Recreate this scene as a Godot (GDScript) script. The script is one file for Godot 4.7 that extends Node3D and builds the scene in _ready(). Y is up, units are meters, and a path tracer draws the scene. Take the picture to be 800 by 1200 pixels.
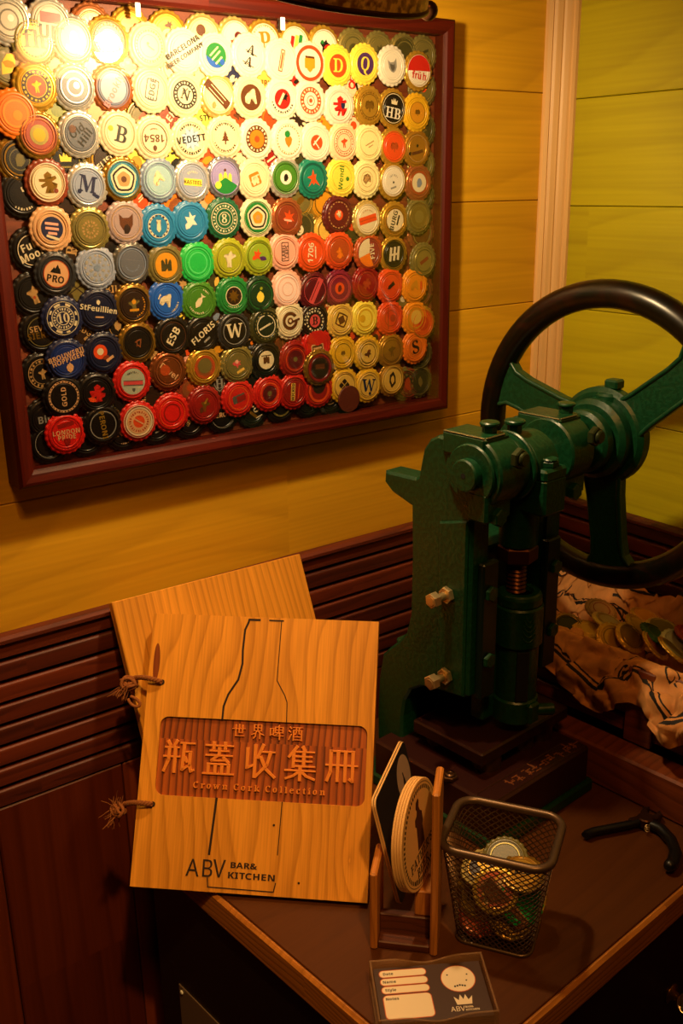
extends Node3D
# World: left wall is the plane z = 0, right wall the plane x = 0, both meet in the corner x = z = 0. The desk stands slightly turned (YAW).
const DESK := 0.77          # height of the desk top
const EYE := 1.27           # height of the lens
const YAW := 0.08252        # turn of the desk and of what is squared to it
const FLUTES := 21
var mats = {}
var shapes = {}
var taken = {}
var tex = {}
var group_no = 0
var rng = RandomNumberGenerator.new()

# ------------------------------------------------------------------ colours (sRGB)
const PAINT := {
	"amber": "c98a1e", "amberorange": "e08a1c", "black": "17140f", "blue": "1d57b4", "blue_dk": "1c2f6e", "blue_mid": "2477a8", "bluegrey": "8d97ad", "brass": "8d7a3a",
	"brightgreen": "1fae4a", "brightred": "d01d18", "brown": "5a3218", "charcoal": "2a2a2c", "copper": "b0673a", "copper_dk": "8a4a24", "copperred": "9a3a22", "cream": "d6c8a2",
	"darkbrown": "2c1c12", "darkolive": "2e2a14", "darkred": "6a1014", "dimgrey": "55524a", "gold": "c79a34", "gold_dk": "8f6a22", "gold_lt": "dcc070", "green": "1c7a34",
	"green_black": "12241a", "green_dk": "145a3c", "green_lt": "52cf72", "green_vdk": "12361e", "grey": "8b8880", "greyblue": "74849c", "greycream": "b8b09c", "greygreen": "a3ab98",
	"lavender": "9088bc", "leafgreen": "417a24", "leafgreen_dk": "2a5216", "limegreen": "8aa22a", "maroon": "58161a", "maroon_lt": "84302a", "mauve": "9a8684", "navy": "1c2346",
	"navy_dk": "151a34", "nearblack": "15110e", "olive": "6a6030", "olive_dk": "3c3a1c", "olive_lt": "9a8c4c", "orange": "e0741c", "paleblue": "93b4bc", "palepink": "ead0c6",
	"paleyellow": "e8dc9c", "peach": "eccaa0", "peachtan": "d0a070", "pewter": "a8a294", "pewter_dk": "66625a", "pink": "e2a48e", "purple": "4a2a5e", "red": "c02018", "red_dk": "8c1a14",
	"redbrown": "7e341c", "redorange": "d64a1c", "redpink": "c84a4a", "rust": "a8441c", "silver": "c4c0b6", "skyblue": "a4bcd0", "slate": "5c606a", "slateblue": "5e6680", "steel": "7e7e88",
	"tan": "b08a54", "tangold": "b8862c", "teal": "0e7460", "teal_dk": "0a4e42", "tealblue": "1e7890", "white": "dad2be", "wine": "741c30", "yellow": "ead24a", "yellow_dk": "d4a41e",
	"yellowgreen": "9aa024", "yellowgreen_dk": "6e7a1a", "yellowtan": "d8b04c",
}
const METALS := ["gold", "gold_dk", "gold_lt", "silver", "pewter", "pewter_dk", "copper", "copper_dk", "brass", "olive_lt", "tangold", "steel"]

func paint(c: String) -> Color:
	return Color.html(PAINT[c])

func cap_mat(c: String) -> StandardMaterial3D:
	var key = "cap_" + c
	if not mats.has(key):
		var m = StandardMaterial3D.new()
		m.albedo_color = paint(c)
		m.roughness = 0.36
		if c in METALS:
			m.metallic = 0.55
			m.roughness = 0.3
		mats[key] = m
	return mats[key]

func mat(key: String, c := Color.WHITE, rough := 0.6, metal := 0.0) -> StandardMaterial3D:
	if not mats.has(key):
		var m = StandardMaterial3D.new()
		m.albedo_color = c
		m.roughness = rough
		m.metallic = metal
		mats[key] = m
	return mats[key]

# wood material: a grey grain texture laid on in the piece's own axes, tinted by its colour
func wood(key: String, grain: String, c: Color, rough: float, per_metre: Vector3, shift: Vector3, relief := 0.0) -> StandardMaterial3D:
	if not mats.has(key):
		var m = mat(key, c, rough)
		m.albedo_texture = tex[grain]
		m.uv1_triplanar = true
		m.uv1_triplanar_sharpness = 8.0
		m.uv1_scale = per_metre
		m.uv1_offset = shift
		if relief > 0.0:
			m.heightmap_enabled = true
			m.heightmap_texture = tex[grain]
			m.heightmap_scale = relief
	return mats[key]

# ------------------------------------------------------------------ textures
func grain_image(key: String, size: int, rings: float, waver: float, late: float, along_x: bool, seed_no: int, knots: Array = [], contrast := 1.0) -> void:
	var slow = FastNoiseLite.new()
	slow.seed = seed_no
	slow.frequency = 1.0
	slow.fractal_octaves = 2
	var fine = FastNoiseLite.new()
	fine.seed = seed_no + 9
	fine.frequency = 1.0
	fine.fractal_octaves = 2
	var data = PackedByteArray()
	data.resize(size * size * 3)
	for j in size:
		for i in size:
			var x = float(i) / size
			var y = float(j) / size
			if along_x:
				x = float(j) / size
				y = float(i) / size
			var t = x * rings + waver * slow.get_noise_2d(x * 2.2, y * 0.9) + 0.25 * slow.get_noise_2d(x * 9.0 + 7.0, y * 2.0)
			for k in knots:
				var dx: float = (x - k.x) * 3.0
				var dy: float = y - k.y
				var away = sqrt(dx * dx + dy * dy)
				t += k.z * exp(-away * 9.0)
			var f = t - floor(t)
			var ring = pow(f, 3.0) * (1.0 - smoothstep(0.88, 1.0, f))
			var fibre = fine.get_noise_2d(x * 130.0, y * 3.0)
			var broad = slow.get_noise_2d(x * 3.0 + 30.0, y * 0.7)
			var v = 0.88 + contrast * (-0.02 - late * ring + 0.07 * fibre + 0.09 * broad)
			var at = (j * size + i) * 3
			var g = clampf(v, 0.05, 1.0)
			data[at] = int(255.0 * clampf(g, 0.0, 1.0))
			data[at + 1] = int(255.0 * clampf(pow(g, 1.18), 0.0, 1.0))
			data[at + 2] = int(255.0 * clampf(pow(g, 1.5), 0.0, 1.0))
	var im = Image.create_from_data(size, size, false, Image.FORMAT_RGB8, data)
	tex[key] = ImageTexture.create_from_image(im)

func speckle_image(key: String, size: int, base: float, amount: float, freq: float, seed_no: int) -> void:
	var n = FastNoiseLite.new()
	n.seed = seed_no
	n.frequency = freq / size
	n.fractal_octaves = 4
	var data = PackedByteArray()
	data.resize(size * size * 3)
	for j in size:
		for i in size:
			var v = int(255.0 * clampf(base + amount * n.get_noise_2d(i, j), 0.0, 1.0))
			var at = (j * size + i) * 3
			data[at] = v
			data[at + 1] = v
			data[at + 2] = v
	tex[key] = ImageTexture.create_from_image(Image.create_from_data(size, size, false, Image.FORMAT_RGB8, data))

func mottle_image(key: String, size: int, low: Color, high: Color, freq: float, seed_no: int, edge := 0.0) -> void:
	var n = FastNoiseLite.new()
	n.seed = seed_no
	n.frequency = freq / size
	n.fractal_octaves = 4
	var im = Image.create(size, size, false, Image.FORMAT_RGB8)
	for j in size:
		for i in size:
			im.set_pixel(i, j, low.lerp(high, smoothstep(-0.25 + edge, 0.3 + edge, n.get_noise_2d(i, j))))
	tex[key] = ImageTexture.create_from_image(im)

func thick_line(im: Image, a: Vector2, b: Vector2, w: int, c: Color) -> void:
	var steps = int(a.distance_to(b)) + 1
	for k in steps + 1:
		var p = a.lerp(b, float(k) / steps)
		im.fill_rect(Rect2i(int(p.x) - w / 2, int(p.y) - w / 2, w, w), c)

# kraft paper printed with double rules and loose ink scrolls
func kraft_image() -> void:
	var size = 768
	var n = FastNoiseLite.new()
	n.seed = 31
	n.frequency = 0.02
	n.fractal_octaves = 4
	var im = Image.create(size, size, false, Image.FORMAT_RGB8)
	for j in size:
		for i in size:
			var v = 1.0 + 0.12 * n.get_noise_2d(i, j)
			im.set_pixel(i, j, Color(0.80 * v, 0.55 * v, 0.30 * v))
	var ink = Color(0.07, 0.05, 0.04)
	for k in 5:
		var y = 70.0 + k * 155.0
		var was = Vector2(0, y)
		for i in range(1, 33):
			var p = Vector2(i * 24.0, y + 14.0 * sin(i * 0.5 + k * 2.0))
			thick_line(im, was, p, 9, ink)
			thick_line(im, was + Vector2(0, 16), p + Vector2(0, 16), 4, ink)
			was = p
	var r = RandomNumberGenerator.new()
	r.seed = 77
	for k in 26:
		var c = Vector2(r.randf_range(60, 700), r.randf_range(60, 700))
		var rad = r.randf_range(12, 34)
		var turn = r.randf_range(0, TAU)
		var was = c + Vector2.from_angle(turn) * rad
		for i in range(1, 22):
			rad *= 0.955
			var p = c + Vector2.from_angle(turn + i * 0.32) * rad
			thick_line(im, was, p, 4, ink)
			was = p
		thick_line(im, c + Vector2(-40, 30), c + Vector2(30, 44), 5, ink)
	tex["kraft"] = ImageTexture.create_from_image(im)

# ------------------------------------------------------------------ nodes
func numbered(called: String) -> String:
	if not taken.has(called):
		taken[called] = 0
		return called
	taken[called] += 1
	return "%s_%03d" % [called, taken[called]]

func tag(o: Node, label: String, category: String, group := "") -> void:
	o.set_meta("label", label)
	o.set_meta("category", category)
	if group != "":
		o.set_meta("group", group)

func thing(called: String, label: String, category: String, at := Vector3.ZERO, turn := 0.0, group := "") -> Node3D:
	var o = Node3D.new()
	o.name = numbered(called)
	add_child(o)
	o.position = at
	o.rotation.y = turn
	tag(o, label, category, group)
	return o

func add_mesh(called: String, m: Mesh, material: Material, parent: Node) -> MeshInstance3D:
	var o = MeshInstance3D.new()
	o.name = called
	o.mesh = m
	o.material_override = material
	o.cast_shadow = GeometryInstance3D.SHADOW_CASTING_SETTING_ON
	parent.add_child(o, true)
	return o

func part(called: String, s: SurfaceTool, material: Material, parent: Node) -> MeshInstance3D:
	s.generate_normals()
	return add_mesh(called, s.commit(), material, parent)

func struct(called: String, s: SurfaceTool, material: Material) -> MeshInstance3D:
	var o = part(called, s, material, self)
	o.set_meta("kind", "structure")
	return o

# a point on or above the desk: a along its long side, b towards its front edge, up from its top
func on_desk(a: float, up: float, b: float) -> Vector3:
	return Vector3(a * cos(YAW) + b * sin(YAW), DESK + up, -a * sin(YAW) + b * cos(YAW))

# ------------------------------------------------------------------ shapes
func new_st() -> SurfaceTool:
	var s = SurfaceTool.new()
	s.begin(Mesh.PRIMITIVE_TRIANGLES)
	s.set_smooth_group(-1)
	return s

func smooth(s: SurfaceTool) -> void:
	group_no += 1
	s.set_smooth_group(group_no)

func flat(s: SurfaceTool) -> void:
	s.set_smooth_group(-1)

func tri(s: SurfaceTool, a: Vector3, b: Vector3, c: Vector3) -> void:    # counter-clockwise from outside
	s.add_vertex(a)
	s.add_vertex(c)
	s.add_vertex(b)

func quad(s: SurfaceTool, a: Vector3, b: Vector3, c: Vector3, d: Vector3) -> void:
	tri(s, a, b, c)
	tri(s, a, c, d)

func box(s: SurfaceTool, c: Vector3, size: Vector3, r := 0.001, xf := Transform3D.IDENTITY) -> void:
	flat(s)
	var h = size / 2.0
	r = minf(r, minf(h.x, minf(h.y, h.z)) * 0.9)
	var g = h - Vector3(r, r, r)
	for ax in 3:
		var u = (ax + 1) % 3
		var v = (ax + 2) % 3
		for sg in [-1.0, 1.0]:
			var q: Array[Vector3] = []
			for k in [[-1, -1], [1, -1], [1, 1], [-1, 1]]:
				var p = Vector3.ZERO
				p[ax] = sg * h[ax]
				p[u] = k[0] * g[u]
				p[v] = k[1] * g[v]
				q.append(xf * (c + p))
			if sg > 0:
				quad(s, q[0], q[1], q[2], q[3])
			else:
				quad(s, q[0], q[3], q[2], q[1])
	for ax in 3:                                     # the chamfered edges run along ax
		var u = (ax + 1) % 3
		var v = (ax + 2) % 3
		for su in [-1.0, 1.0]:
			for sv in [-1.0, 1.0]:
				var q: Array[Vector3] = []
				for k in [[0, -1], [0, 1], [1, 1], [1, -1]]:
					var p = Vector3.ZERO
					p[ax] = k[1] * g[ax]
					p[u] = su * (h[u] if k[0] == 0 else g[u])
					p[v] = sv * (g[v] if k[0] == 0 else h[v])
					q.append(xf * (c + p))
				if su * sv < 0:
					quad(s, q[0], q[1], q[2], q[3])
				else:
					quad(s, q[0], q[3], q[2], q[1])
	for sx in [-1.0, 1.0]:
		for sy in [-1.0, 1.0]:
			for sz in [-1.0, 1.0]:
				var a = xf * (c + Vector3(sx * h.x, sy * g.y, sz * g.z))
				var b = xf * (c + Vector3(sx * g.x, sy * h.y, sz * g.z))
				var d = xf * (c + Vector3(sx * g.x, sy * g.y, sz * h.z))
				if sx * sy * sz > 0:
					tri(s, a, b, d)
				else:
					tri(s, a, d, b)

# a solid of revolution about the y axis of xf: profile of (radius, height), bottom to top
func lathe(s: SurfaceTool, prof: Array, xf := Transform3D.IDENTITY, n := 28, round_profile := false) -> void:
	smooth(s)
	for i in prof.size() - 1:
		if not round_profile:
			smooth(s)
		var p: Vector2 = prof[i]
		var q: Vector2 = prof[i + 1]
		for j in n:
			var f = TAU * j / n
			var g = TAU * (j + 1) / n
			var a = xf * Vector3(p.x * cos(f), p.y, p.x * sin(f))
			var b = xf * Vector3(p.x * cos(g), p.y, p.x * sin(g))
			var c = xf * Vector3(q.x * cos(g), q.y, q.x * sin(g))
			var d = xf * Vector3(q.x * cos(f), q.y, q.x * sin(f))
			if p.x > 1e-6:
				tri(s, a, c, b)
			if q.x > 1e-6:
				tri(s, a, d, c)
	flat(s)

func frame_along(a: Vector3, b: Vector3) -> Transform3D:     # y axis from a to b, origin at a
	var y = (b - a).normalized()
	var x = y.cross(Vector3.UP if absf(y.y) < 0.9 else Vector3.RIGHT).normalized()
	return Transform3D(Basis(x, y, x.cross(y)), a)

func cyl(s: SurfaceTool, a: Vector3, b: Vector3, r: float, bevel := 0.0008, n := 24, r2 := -1.0) -> void:
	var h = a.distance_to(b)
	var q = r if r2 < 0.0 else r2
	bevel = minf(bevel, minf(minf(r, q), h) * 0.45)
	lathe(s, [Vector2(0, 0), Vector2(r - bevel, 0), Vector2(r, bevel), Vector2(q, h - bevel), Vector2(q - bevel, h), Vector2(0, h)], frame_along(a, b), n)

func ball(s: SurfaceTool, c: Vector3, r: float, n := 16, sq := Vector3.ONE) -> void:
	var prof = []
	for i in n / 2 + 1:
		var f = PI * i / (n / 2)
		prof.append(Vector2(r * sin(f), -r * cos(f)))
	prof[0].x = 0.0
	prof[n / 2].x = 0.0
	lathe(s, prof, Transform3D(Basis.from_scale(sq), c), n, true)

# prism over a counter-clockwise outline in the xy plane of xf, from z0 to z1
func prism(s: SurfaceTool, outline: PackedVector2Array, z0: float, z1: float, xf := Transform3D.IDENTITY, bevel := 0.0, round_sides := false) -> void:
	flat(s)
	var area = 0.0
	var n = outline.size()
	for i in n:
		area += outline[i].cross(outline[(i + 1) % n])
	if area < 0.0:
		outline.reverse()
	var inner = PackedVector2Array()
	for i in n:
		var p = outline[i]
		var d0 = (p - outline[(i + n - 1) % n]).normalized()
		var d1 = (outline[(i + 1) % n] - p).normalized()
		var n0 = Vector2(-d0.y, d0.x)
		var n1 = Vector2(-d1.y, d1.x)
		var m = (n0 + n1).normalized()
		inner.append(p + m * bevel / maxf(0.4, m.dot(n1)))
	var idx = Geometry2D.triangulate_polygon(inner)
	for k in range(0, idx.size(), 3):
		var a = inner[idx[k]]
		var b = inner[idx[k + 1]]
		var c = inner[idx[k + 2]]
		if (b - a).cross(c - a) < 0.0:
			var w = b
			b = c
			c = w
		tri(s, xf * Vector3(a.x, a.y, z1), xf * Vector3(b.x, b.y, z1), xf * Vector3(c.x, c.y, z1))
		tri(s, xf * Vector3(a.x, a.y, z0), xf * Vector3(c.x, c.y, z0), xf * Vector3(b.x, b.y, z0))
	if round_sides:
		smooth(s)
	for i in n:
		var p = outline[i]
		var q = outline[(i + 1) % n]
		quad(s, xf * Vector3(p.x, p.y, z0 + bevel), xf * Vector3(q.x, q.y, z0 + bevel), xf * Vector3(q.x, q.y, z1 - bevel), xf * Vector3(p.x, p.y, z1 - bevel))
	flat(s)
	if bevel > 0.0:
		for i in n:
			var p = outline[i]
			var q = outline[(i + 1) % n]
			var pi = inner[i]
			var qi = inner[(i + 1) % n]
			quad(s, xf * Vector3(p.x, p.y, z1 - bevel), xf * Vector3(q.x, q.y, z1 - bevel), xf * Vector3(qi.x, qi.y, z1), xf * Vector3(pi.x, pi.y, z1))
			quad(s, xf * Vector3(q.x, q.y, z0 + bevel), xf * Vector3(p.x, p.y, z0 + bevel), xf * Vector3(pi.x, pi.y, z0), xf * Vector3(qi.x, qi.y, z0))

func tube(s: SurfaceTool, pts: Array, r: float, n := 10, closed := false, taper := 1.0, squash := 1.0) -> void:
	smooth(s)
	var m = pts.size()
	var rings = []
	var side = Vector3.ZERO
	for i in m:
		var before: Vector3 = pts[(i + m - 1) % m] if closed or i > 0 else pts[i]
		var after: Vector3 = pts[(i + 1) % m] if closed or i < m - 1 else pts[i]
		var t = (after - before).normalized()
		if side == Vector3.ZERO:
			side = t.cross(Vector3.UP if absf(t.y) < 0.9 else Vector3.RIGHT).normalized()
		side = (side - t * side.dot(t)).normalized()
		var up = side.cross(t)
		var rad = r * lerpf(1.0, taper, float(i) / maxi(1, m - 1))
		var ring = []
		for k in n:
			var f = TAU * k / n
			ring.append(pts[i] + side * cos(f) * rad + up * sin(f) * rad * squash)
		rings.append(ring)
	for i in (m if closed else m - 1):
		var p: Array = rings[i]
		var q: Array = rings[(i + 1) % m]
		var off = 0
		if closed and i == m - 1:                     # join the last ring to the first at the nearest corner
			var least = 1e9
			for k in n:
				var d: float = p[0].distance_to(q[k])
				if d < least:
					least = d
					off = k
		for k in n:
			quad(s, p[k], q[(k + off) % n], q[(k + 1 + off) % n], p[(k + 1) % n])
	if not closed:
		flat(s)
		for k in range(1, n - 1):
			tri(s, rings[0][0], rings[0][k], rings[0][k + 1])
			tri(s, rings[m - 1][0], rings[m - 1][k + 1], rings[m - 1][k])
	flat(s)

func hexagon(r: float, turn := 0.0) -> PackedVector2Array:
	var p = PackedVector2Array()
	for k in 6:
		p.append(Vector2.from_angle(TAU * k / 6.0 + turn) * r)
	return p

func hex(s: SurfaceTool, a: Vector3, b: Vector3, r: float, turn := 0.0) -> void:
	var f = frame_along(a, b)
	prism(s, hexagon(r, turn), 0.0, a.distance_to(b), Transform3D(Basis(f.basis.z, f.basis.x, f.basis.y), a), r * 0.12)

func rounded(w: float, h: float, r: float, n := 5) -> PackedVector2Array:
	var p = PackedVector2Array()
	for c in [[1, 1, 0.0], [-1, 1, 0.25], [-1, -1, 0.5], [1, -1, 0.75]]:
		for k in n + 1:
			p.append(Vector2(c[0] * (w / 2 - r), c[1] * (h / 2 - r)) + Vector2.from_angle(TAU * (c[2] + 0.25 * k / n)) * r)
	return p

func poly(v: Array, k := 0.01) -> PackedVector2Array:       # pairs of numbers, in hundredths
	var p = PackedVector2Array()
	for i in range(0, v.size(), 2):
		p.append(Vector2(v[i], v[i + 1]) * k)
	return p

func text_mesh(t: String, h: float, depth: float, face := "Droid Sans", weight := 700) -> Mesh:
	var key = "text_%s_%s_%s_%s" % [t, depth, face, h]
	if not shapes.has(key):
		var f = SystemFont.new()
		f.font_names = PackedStringArray([face])
		f.font_weight = weight
		var m = TextMesh.new()
		m.font = f
		m.text = t
		m.font_size = 20
		m.pixel_size = h / 14.5
		m.depth = depth
		m.curve_step = 4.0
		shapes[key] = m
	return shapes[key]

# ------------------------------------------------------------------ bottle caps
const SIGNS := {
	"bird": [-50, 10, -30, 24, -12, 18, 6, 46, 16, 20, 44, 34, 30, 8, 46, -8, 18, -8, 4, -40, -8, -14, -34, -6],
	"bear": [-40, -30, -42, 0, -26, 20, -4, 24, 8, 44, 22, 48, 30, 34, 26, 20, 34, 4, 40, -34, 28, -36, 20, -8, 0, -6, -12, -36, -26, -36, -22, -10],
	"fish": [-48, 0, -24, 18, 8, 16, 26, 4, 46, 20, 40, 0, 46, -20, 26, -4, 8, -16, -24, -18],
	"lion": [-16, -46, -4, -14, -28, -24, -34, -12, -10, 2, -40, 4, -40, 16, -12, 16, -16, 34, 4, 48, 22, 34, 16, 18, 38, 30, 44, 18, 20, 4, 30, -14, 46, -6, 42, -22, 22, -30, 26, -46, 12, -46, 8, -24, -4, -46],
	"cat": [-36, -10, -38, 44, -18, 24, 16, 24, 40, 44, 36, -12, 20, -36, 0, -46, -20, -36],
	"head": [-26, -44, -30, 6, -16, 36, 8, 44, 28, 26, 30, 4, 40, -8, 28, -14, 26, -30, 10, -32, 10, -46],
	"figure": [-10, -48, -14, -8, -38, 8, -34, 18, -10, 12, -8, 26, 2, 44, 14, 30, 8, 14, 36, 26, 40, 16, 12, -2, 20, -46, 8, -46, 2, -14, -2, -48],
	"hop": [0, -48, -26, -26, -34, 6, -20, 30, -8, 30, 0, 48, 10, 30, 22, 28, 34, 4, 26, -26],
	"tree": [-5, -46, -5, -22, -32, -22, -14, -4, -24, -4, -8, 16, -14, 16, 0, 46, 14, 16, 8, 16, 24, -4, 14, -4, 32, -22, 5, -22, 5, -46],
	"crown": [-40, -30, -46, 22, -22, 0, -12, 36, 0, 6, 12, 36, 22, 0, 46, 22, 40, -30],
	"leaf": [-46, -10, -18, 20, 20, 30, 46, 12, 22, -14, -12, -28],
	"flame": [-34, -44, -12, -6, -40, 6, -10, 16, -2, 48, 10, 14, 20, 26, 16, -4, 44, -40, 12, -22, 2, -34, -8, -22],
	"castle": [-40, -40, -40, 30, -28, 40, -18, 28, -18, 4, -8, 4, -8, 36, 0, 48, 10, 36, 10, 4, 18, 4, 20, 28, 30, 40, 40, 28, 40, -40, 10, -40, 6, -20, -6, -20, -10, -40],
	"shield": [-38, 42, 38, 42, 36, -4, 22, -30, 0, -46, -22, -30, -36, -4],
	"mountain": [-46, -30, -18, 16, -8, 4, 10, 40, 26, 10, 32, 14, 46, -30],
	"flower": [0, -12, -14, -44, -20, -14, -48, -10, -22, 6, -34, 34, -6, 18, 6, 48, 14, 16, 42, 24, 22, 0, 42, -26, 14, -18],
	"clover": [-6, -44, -8, -14, -30, -28, -44, -6, -26, 10, -36, 30, -12, 40, 0, 22, 16, 42, 36, 30, 24, 10, 44, -6, 30, -26, 8, -14, 6, -44],
	"lemon": [-8, -46, -28, -32, -38, -2, -24, 28, -6, 36, 0, 48, 10, 36, 28, 26, 38, -2, 28, -32, 8, -46],
	"strawberry": [0, -48, -26, -18, -36, 16, -22, 40, 0, 32, 22, 40, 36, 16, 26, -18],
	"bottle": [-14, -48, -14, 4, -6, 20, -6, 46, 6, 46, 6, 20, 14, 4, 14, -48],
}
const SIGN_NAMES := {"d": "print_disc", "r": "print_ring", "b": "print_bar", "t": "lettering", "k": "print_ticks", "s": "print_rosette", "w": "print_field", "p": "print_emblem"}

func cap_shapes() -> void:
	var s = new_st()
	var prof = [Vector2(0.0150, 0.0), Vector2(0.0160, 0.0003), Vector2(0.0161, 0.0009), Vector2(0.0156, 0.0016), Vector2(0.0147, 0.0020), Vector2(0.0140, 0.0019), Vector2(0.0136, 0.0024), Vector2(0.0130, 0.0029), Vector2(0.0122, 0.0029), Vector2(0.0116, 0.0026)]
	var wave = [0.0003, 0.00042, 0.0004, 0.0003, 0.0002, 0.0001, 0.0, 0.0, 0.0, 0.0]
	var n = FLUTES * 4
	smooth(s)
	for i in prof.size() - 1:
		for j in n:
			var v: Array[Vector3] = []
			for c in [[i, j], [i, j + 1], [i + 1, j + 1], [i + 1, j]]:
				var f: float = TAU * c[1] / n
				var r: float = prof[c[0]].x + wave[c[0]] * cos(f * FLUTES)
				v.append(Vector3(r * cos(f), r * sin(f), prof[c[0]].y + wave[c[0]] * 0.8 * cos(f * FLUTES)))
			quad(s, v[0], v[1], v[2], v[3])
	s.generate_normals()
	shapes["cap_shell"] = s.commit()
	s = new_st()
	lathe(s, [Vector2(0.0127, 0.0026), Vector2(0.0126, 0.0030), Vector2(0.0121, 0.00305), Vector2(0.0118, 0.0024), Vector2(0.0113, 0.0024), Vector2(0.0109, 0.00295), Vector2(0.0102, 0.00298), Vector2(0.0099, 0.0027), Vector2(0.0095, 0.0027), Vector2(0.0092, 0.00297), Vector2(0, 0.00297)], Transform3D(Basis(Vector3.RIGHT, PI / 2), Vector3.ZERO), 36)
	s.generate_normals()
	shapes["cap_face"] = s.commit()
	s = new_st()                                        # underside: liner set into the skirt
	lathe(s, [Vector2(0, 0.0016), Vector2(0.0118, 0.0016), Vector2(0.0124, 0.0011), Vector2(0.0130, 0.0014), Vector2(0.0150, 0.0)], Transform3D(Basis(Vector3.RIGHT, PI / 2), Vector3.ZERO), 36)
	s.generate_normals()
	shapes["cap_liner"] = s.commit()

func ring_shape(s: SurfaceTool, r0: float, r1: float, a0: float, a1: float, z: float, n: int) -> void:
	for i in n:
		var f = lerpf(a0, a1, float(i) / n)
		var g = lerpf(a0, a1, float(i + 1) / n)
		quad(s, Vector3(r0 * cos(f), r0 * sin(f), z), Vector3(r1 * cos(f), r1 * sin(f), z), Vector3(r1 * cos(g), r1 * sin(g), z), Vector3(r0 * cos(g), r0 * sin(g), z))

func flat_poly(s: SurfaceTool, p: PackedVector2Array, z: float) -> void:
	var idx = Geometry2D.triangulate_polygon(p)
	for k in range(0, idx.size(), 3):
		var a = p[idx[k]]
		var b = p[idx[k + 1]]
		var c = p[idx[k + 2]]
		if (b - a).cross(c - a) < 0.0:
			tri(s, Vector3(a.x, a.y, z), Vector3(c.x, c.y, z), Vector3(b.x, b.y, z))
		else:
			tri(s, Vector3(a.x, a.y, z), Vector3(b.x, b.y, z), Vector3(c.x, c.y, z))

# one printed mark, from a short command: kind, colour, sizes in millimetres, angle in degrees, place in millimetres
func mark(cmd: String, level: int, parent: Node3D) -> void:
	var w = cmd.split(" ", false)
	var kind = w[0]
	var num: Array[float] = []
	for i in range(2, w.size()):
		num.append(w[i].to_float())
	var z = 0.00303 + 0.00005 * level
	var mm = 0.00108
	var m: Mesh
	var pose = Transform3D(Basis.IDENTITY, Vector3(0, 0, z))
	if kind == "t":
		m = text_mesh(w[2].replace("_", " "), num[1] * mm, 0.00006, "Droid Serif" if w[2].length() < 3 else "Droid Sans")
		pose = Transform3D(Basis(Vector3.BACK, deg_to_rad(num[2])), Vector3(num[3] * mm if num.size() > 3 else 0.0, num[4] * mm if num.size() > 4 else 0.0, z))
	else:
		var key = "mark_" + kind + "_" + "_".join(w.slice(2))
		if not shapes.has(key):
			var s = new_st()
			match kind:
				"d":
					var p = PackedVector2Array()
					for k in 28:
						p.append(Vector2.from_angle(TAU * k / 28) * num[0] * mm)
					flat_poly(s, p, 0.0)
				"r":
					ring_shape(s, num[0] * mm, num[1] * mm, 0.0, TAU, 0.0, 36)
				"b":
					flat_poly(s, rounded(num[0] * mm, num[1] * mm, minf(num[0], num[1]) * 0.12 * mm, 2), 0.0)
				"k":
					var n = int(num[2])
					for i in n:
						var f = deg_to_rad(lerpf(num[3], num[4], (i + 0.2) / n))
						var g = deg_to_rad(lerpf(num[3], num[4], (i + 0.2 + 0.35 + 0.25 * ((i * 7) % 3) / 2.0) / n))
						ring_shape(s, (num[0] - num[1] * (0.5 if i % 3 else 0.3)) * mm, (num[0] + num[1] * 0.5) * mm, f, g, 0.0, 2)
				"s":
					var p = PackedVector2Array()
					var n = int(num[0])
					for i in n * 4:
						p.append(Vector2.from_angle(TAU * i / (n * 4) + deg_to_rad(num[3])) * lerpf(num[2], num[1], 0.5 + 0.5 * cos(TAU * i / 4.0)) * mm)
					flat_poly(s, p, 0.0)
				"w":
					var p = PackedVector2Array()
					for i in 15:
						p.append(Vector2.from_angle(deg_to_rad(lerpf(num[1], num[2], i / 14.0))) * num[0] * mm)
					if num[2] - num[1] < 175.0:
						p.append(Vector2.ZERO)
					flat_poly(s, p, 0.0)
				"p":
					flat_poly(s, poly(SIGNS[w[2]], 0.01 * mm * num[1]), 0.0)
			s.generate_normals()
			shapes[key] = s.commit()
		m = shapes[key]
		var turn = 0.0
		var x = 0.0
		var y = 0.0
		if kind == "d":
			x = num[1] if num.size() > 1 else 0.0
			y = num[2] if num.size() > 2 else 0.0
		elif kind in ["b", "p"]:
			turn = num[2] if num.size() > 2 else 0.0
			x = num[3] if num.size() > 3 else 0.0
			y = num[4] if num.size() > 4 else 0.0
		pose = Transform3D(Basis(Vector3.BACK, deg_to_rad(turn)), Vector3(x * mm, y * mm, z))
	add_mesh(SIGN_NAMES[kind], m, cap_mat(w[1]), parent).transform = pose

func make_cap(shell: String, face: String, marks: String, label: String, group: String) -> Node3D:
	var c = thing("bottle_cap", label, "bottle cap", Vector3.ZERO, 0.0, group)
	add_mesh("crimped_skirt", shapes["cap_shell"], cap_mat(shell), c)
	add_mesh("face", shapes["cap_face"], cap_mat(face), c)
	var level = 0
	for cmd in marks.split(";", false):
		level += 1
		mark(cmd, level, c)
	return c

# a cap of the board, at millimetres from the corner of the room and from the eye's height; layers 0, 1, 2 lie one on the other
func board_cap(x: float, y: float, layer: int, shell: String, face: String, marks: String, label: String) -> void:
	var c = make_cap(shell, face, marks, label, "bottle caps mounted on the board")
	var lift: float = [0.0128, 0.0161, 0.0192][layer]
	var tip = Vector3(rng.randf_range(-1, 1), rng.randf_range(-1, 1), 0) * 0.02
	c.transform = Transform3D(Basis.from_euler(tip), Vector3(x * 0.001, EYE + y * 0.001, lift))

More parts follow.
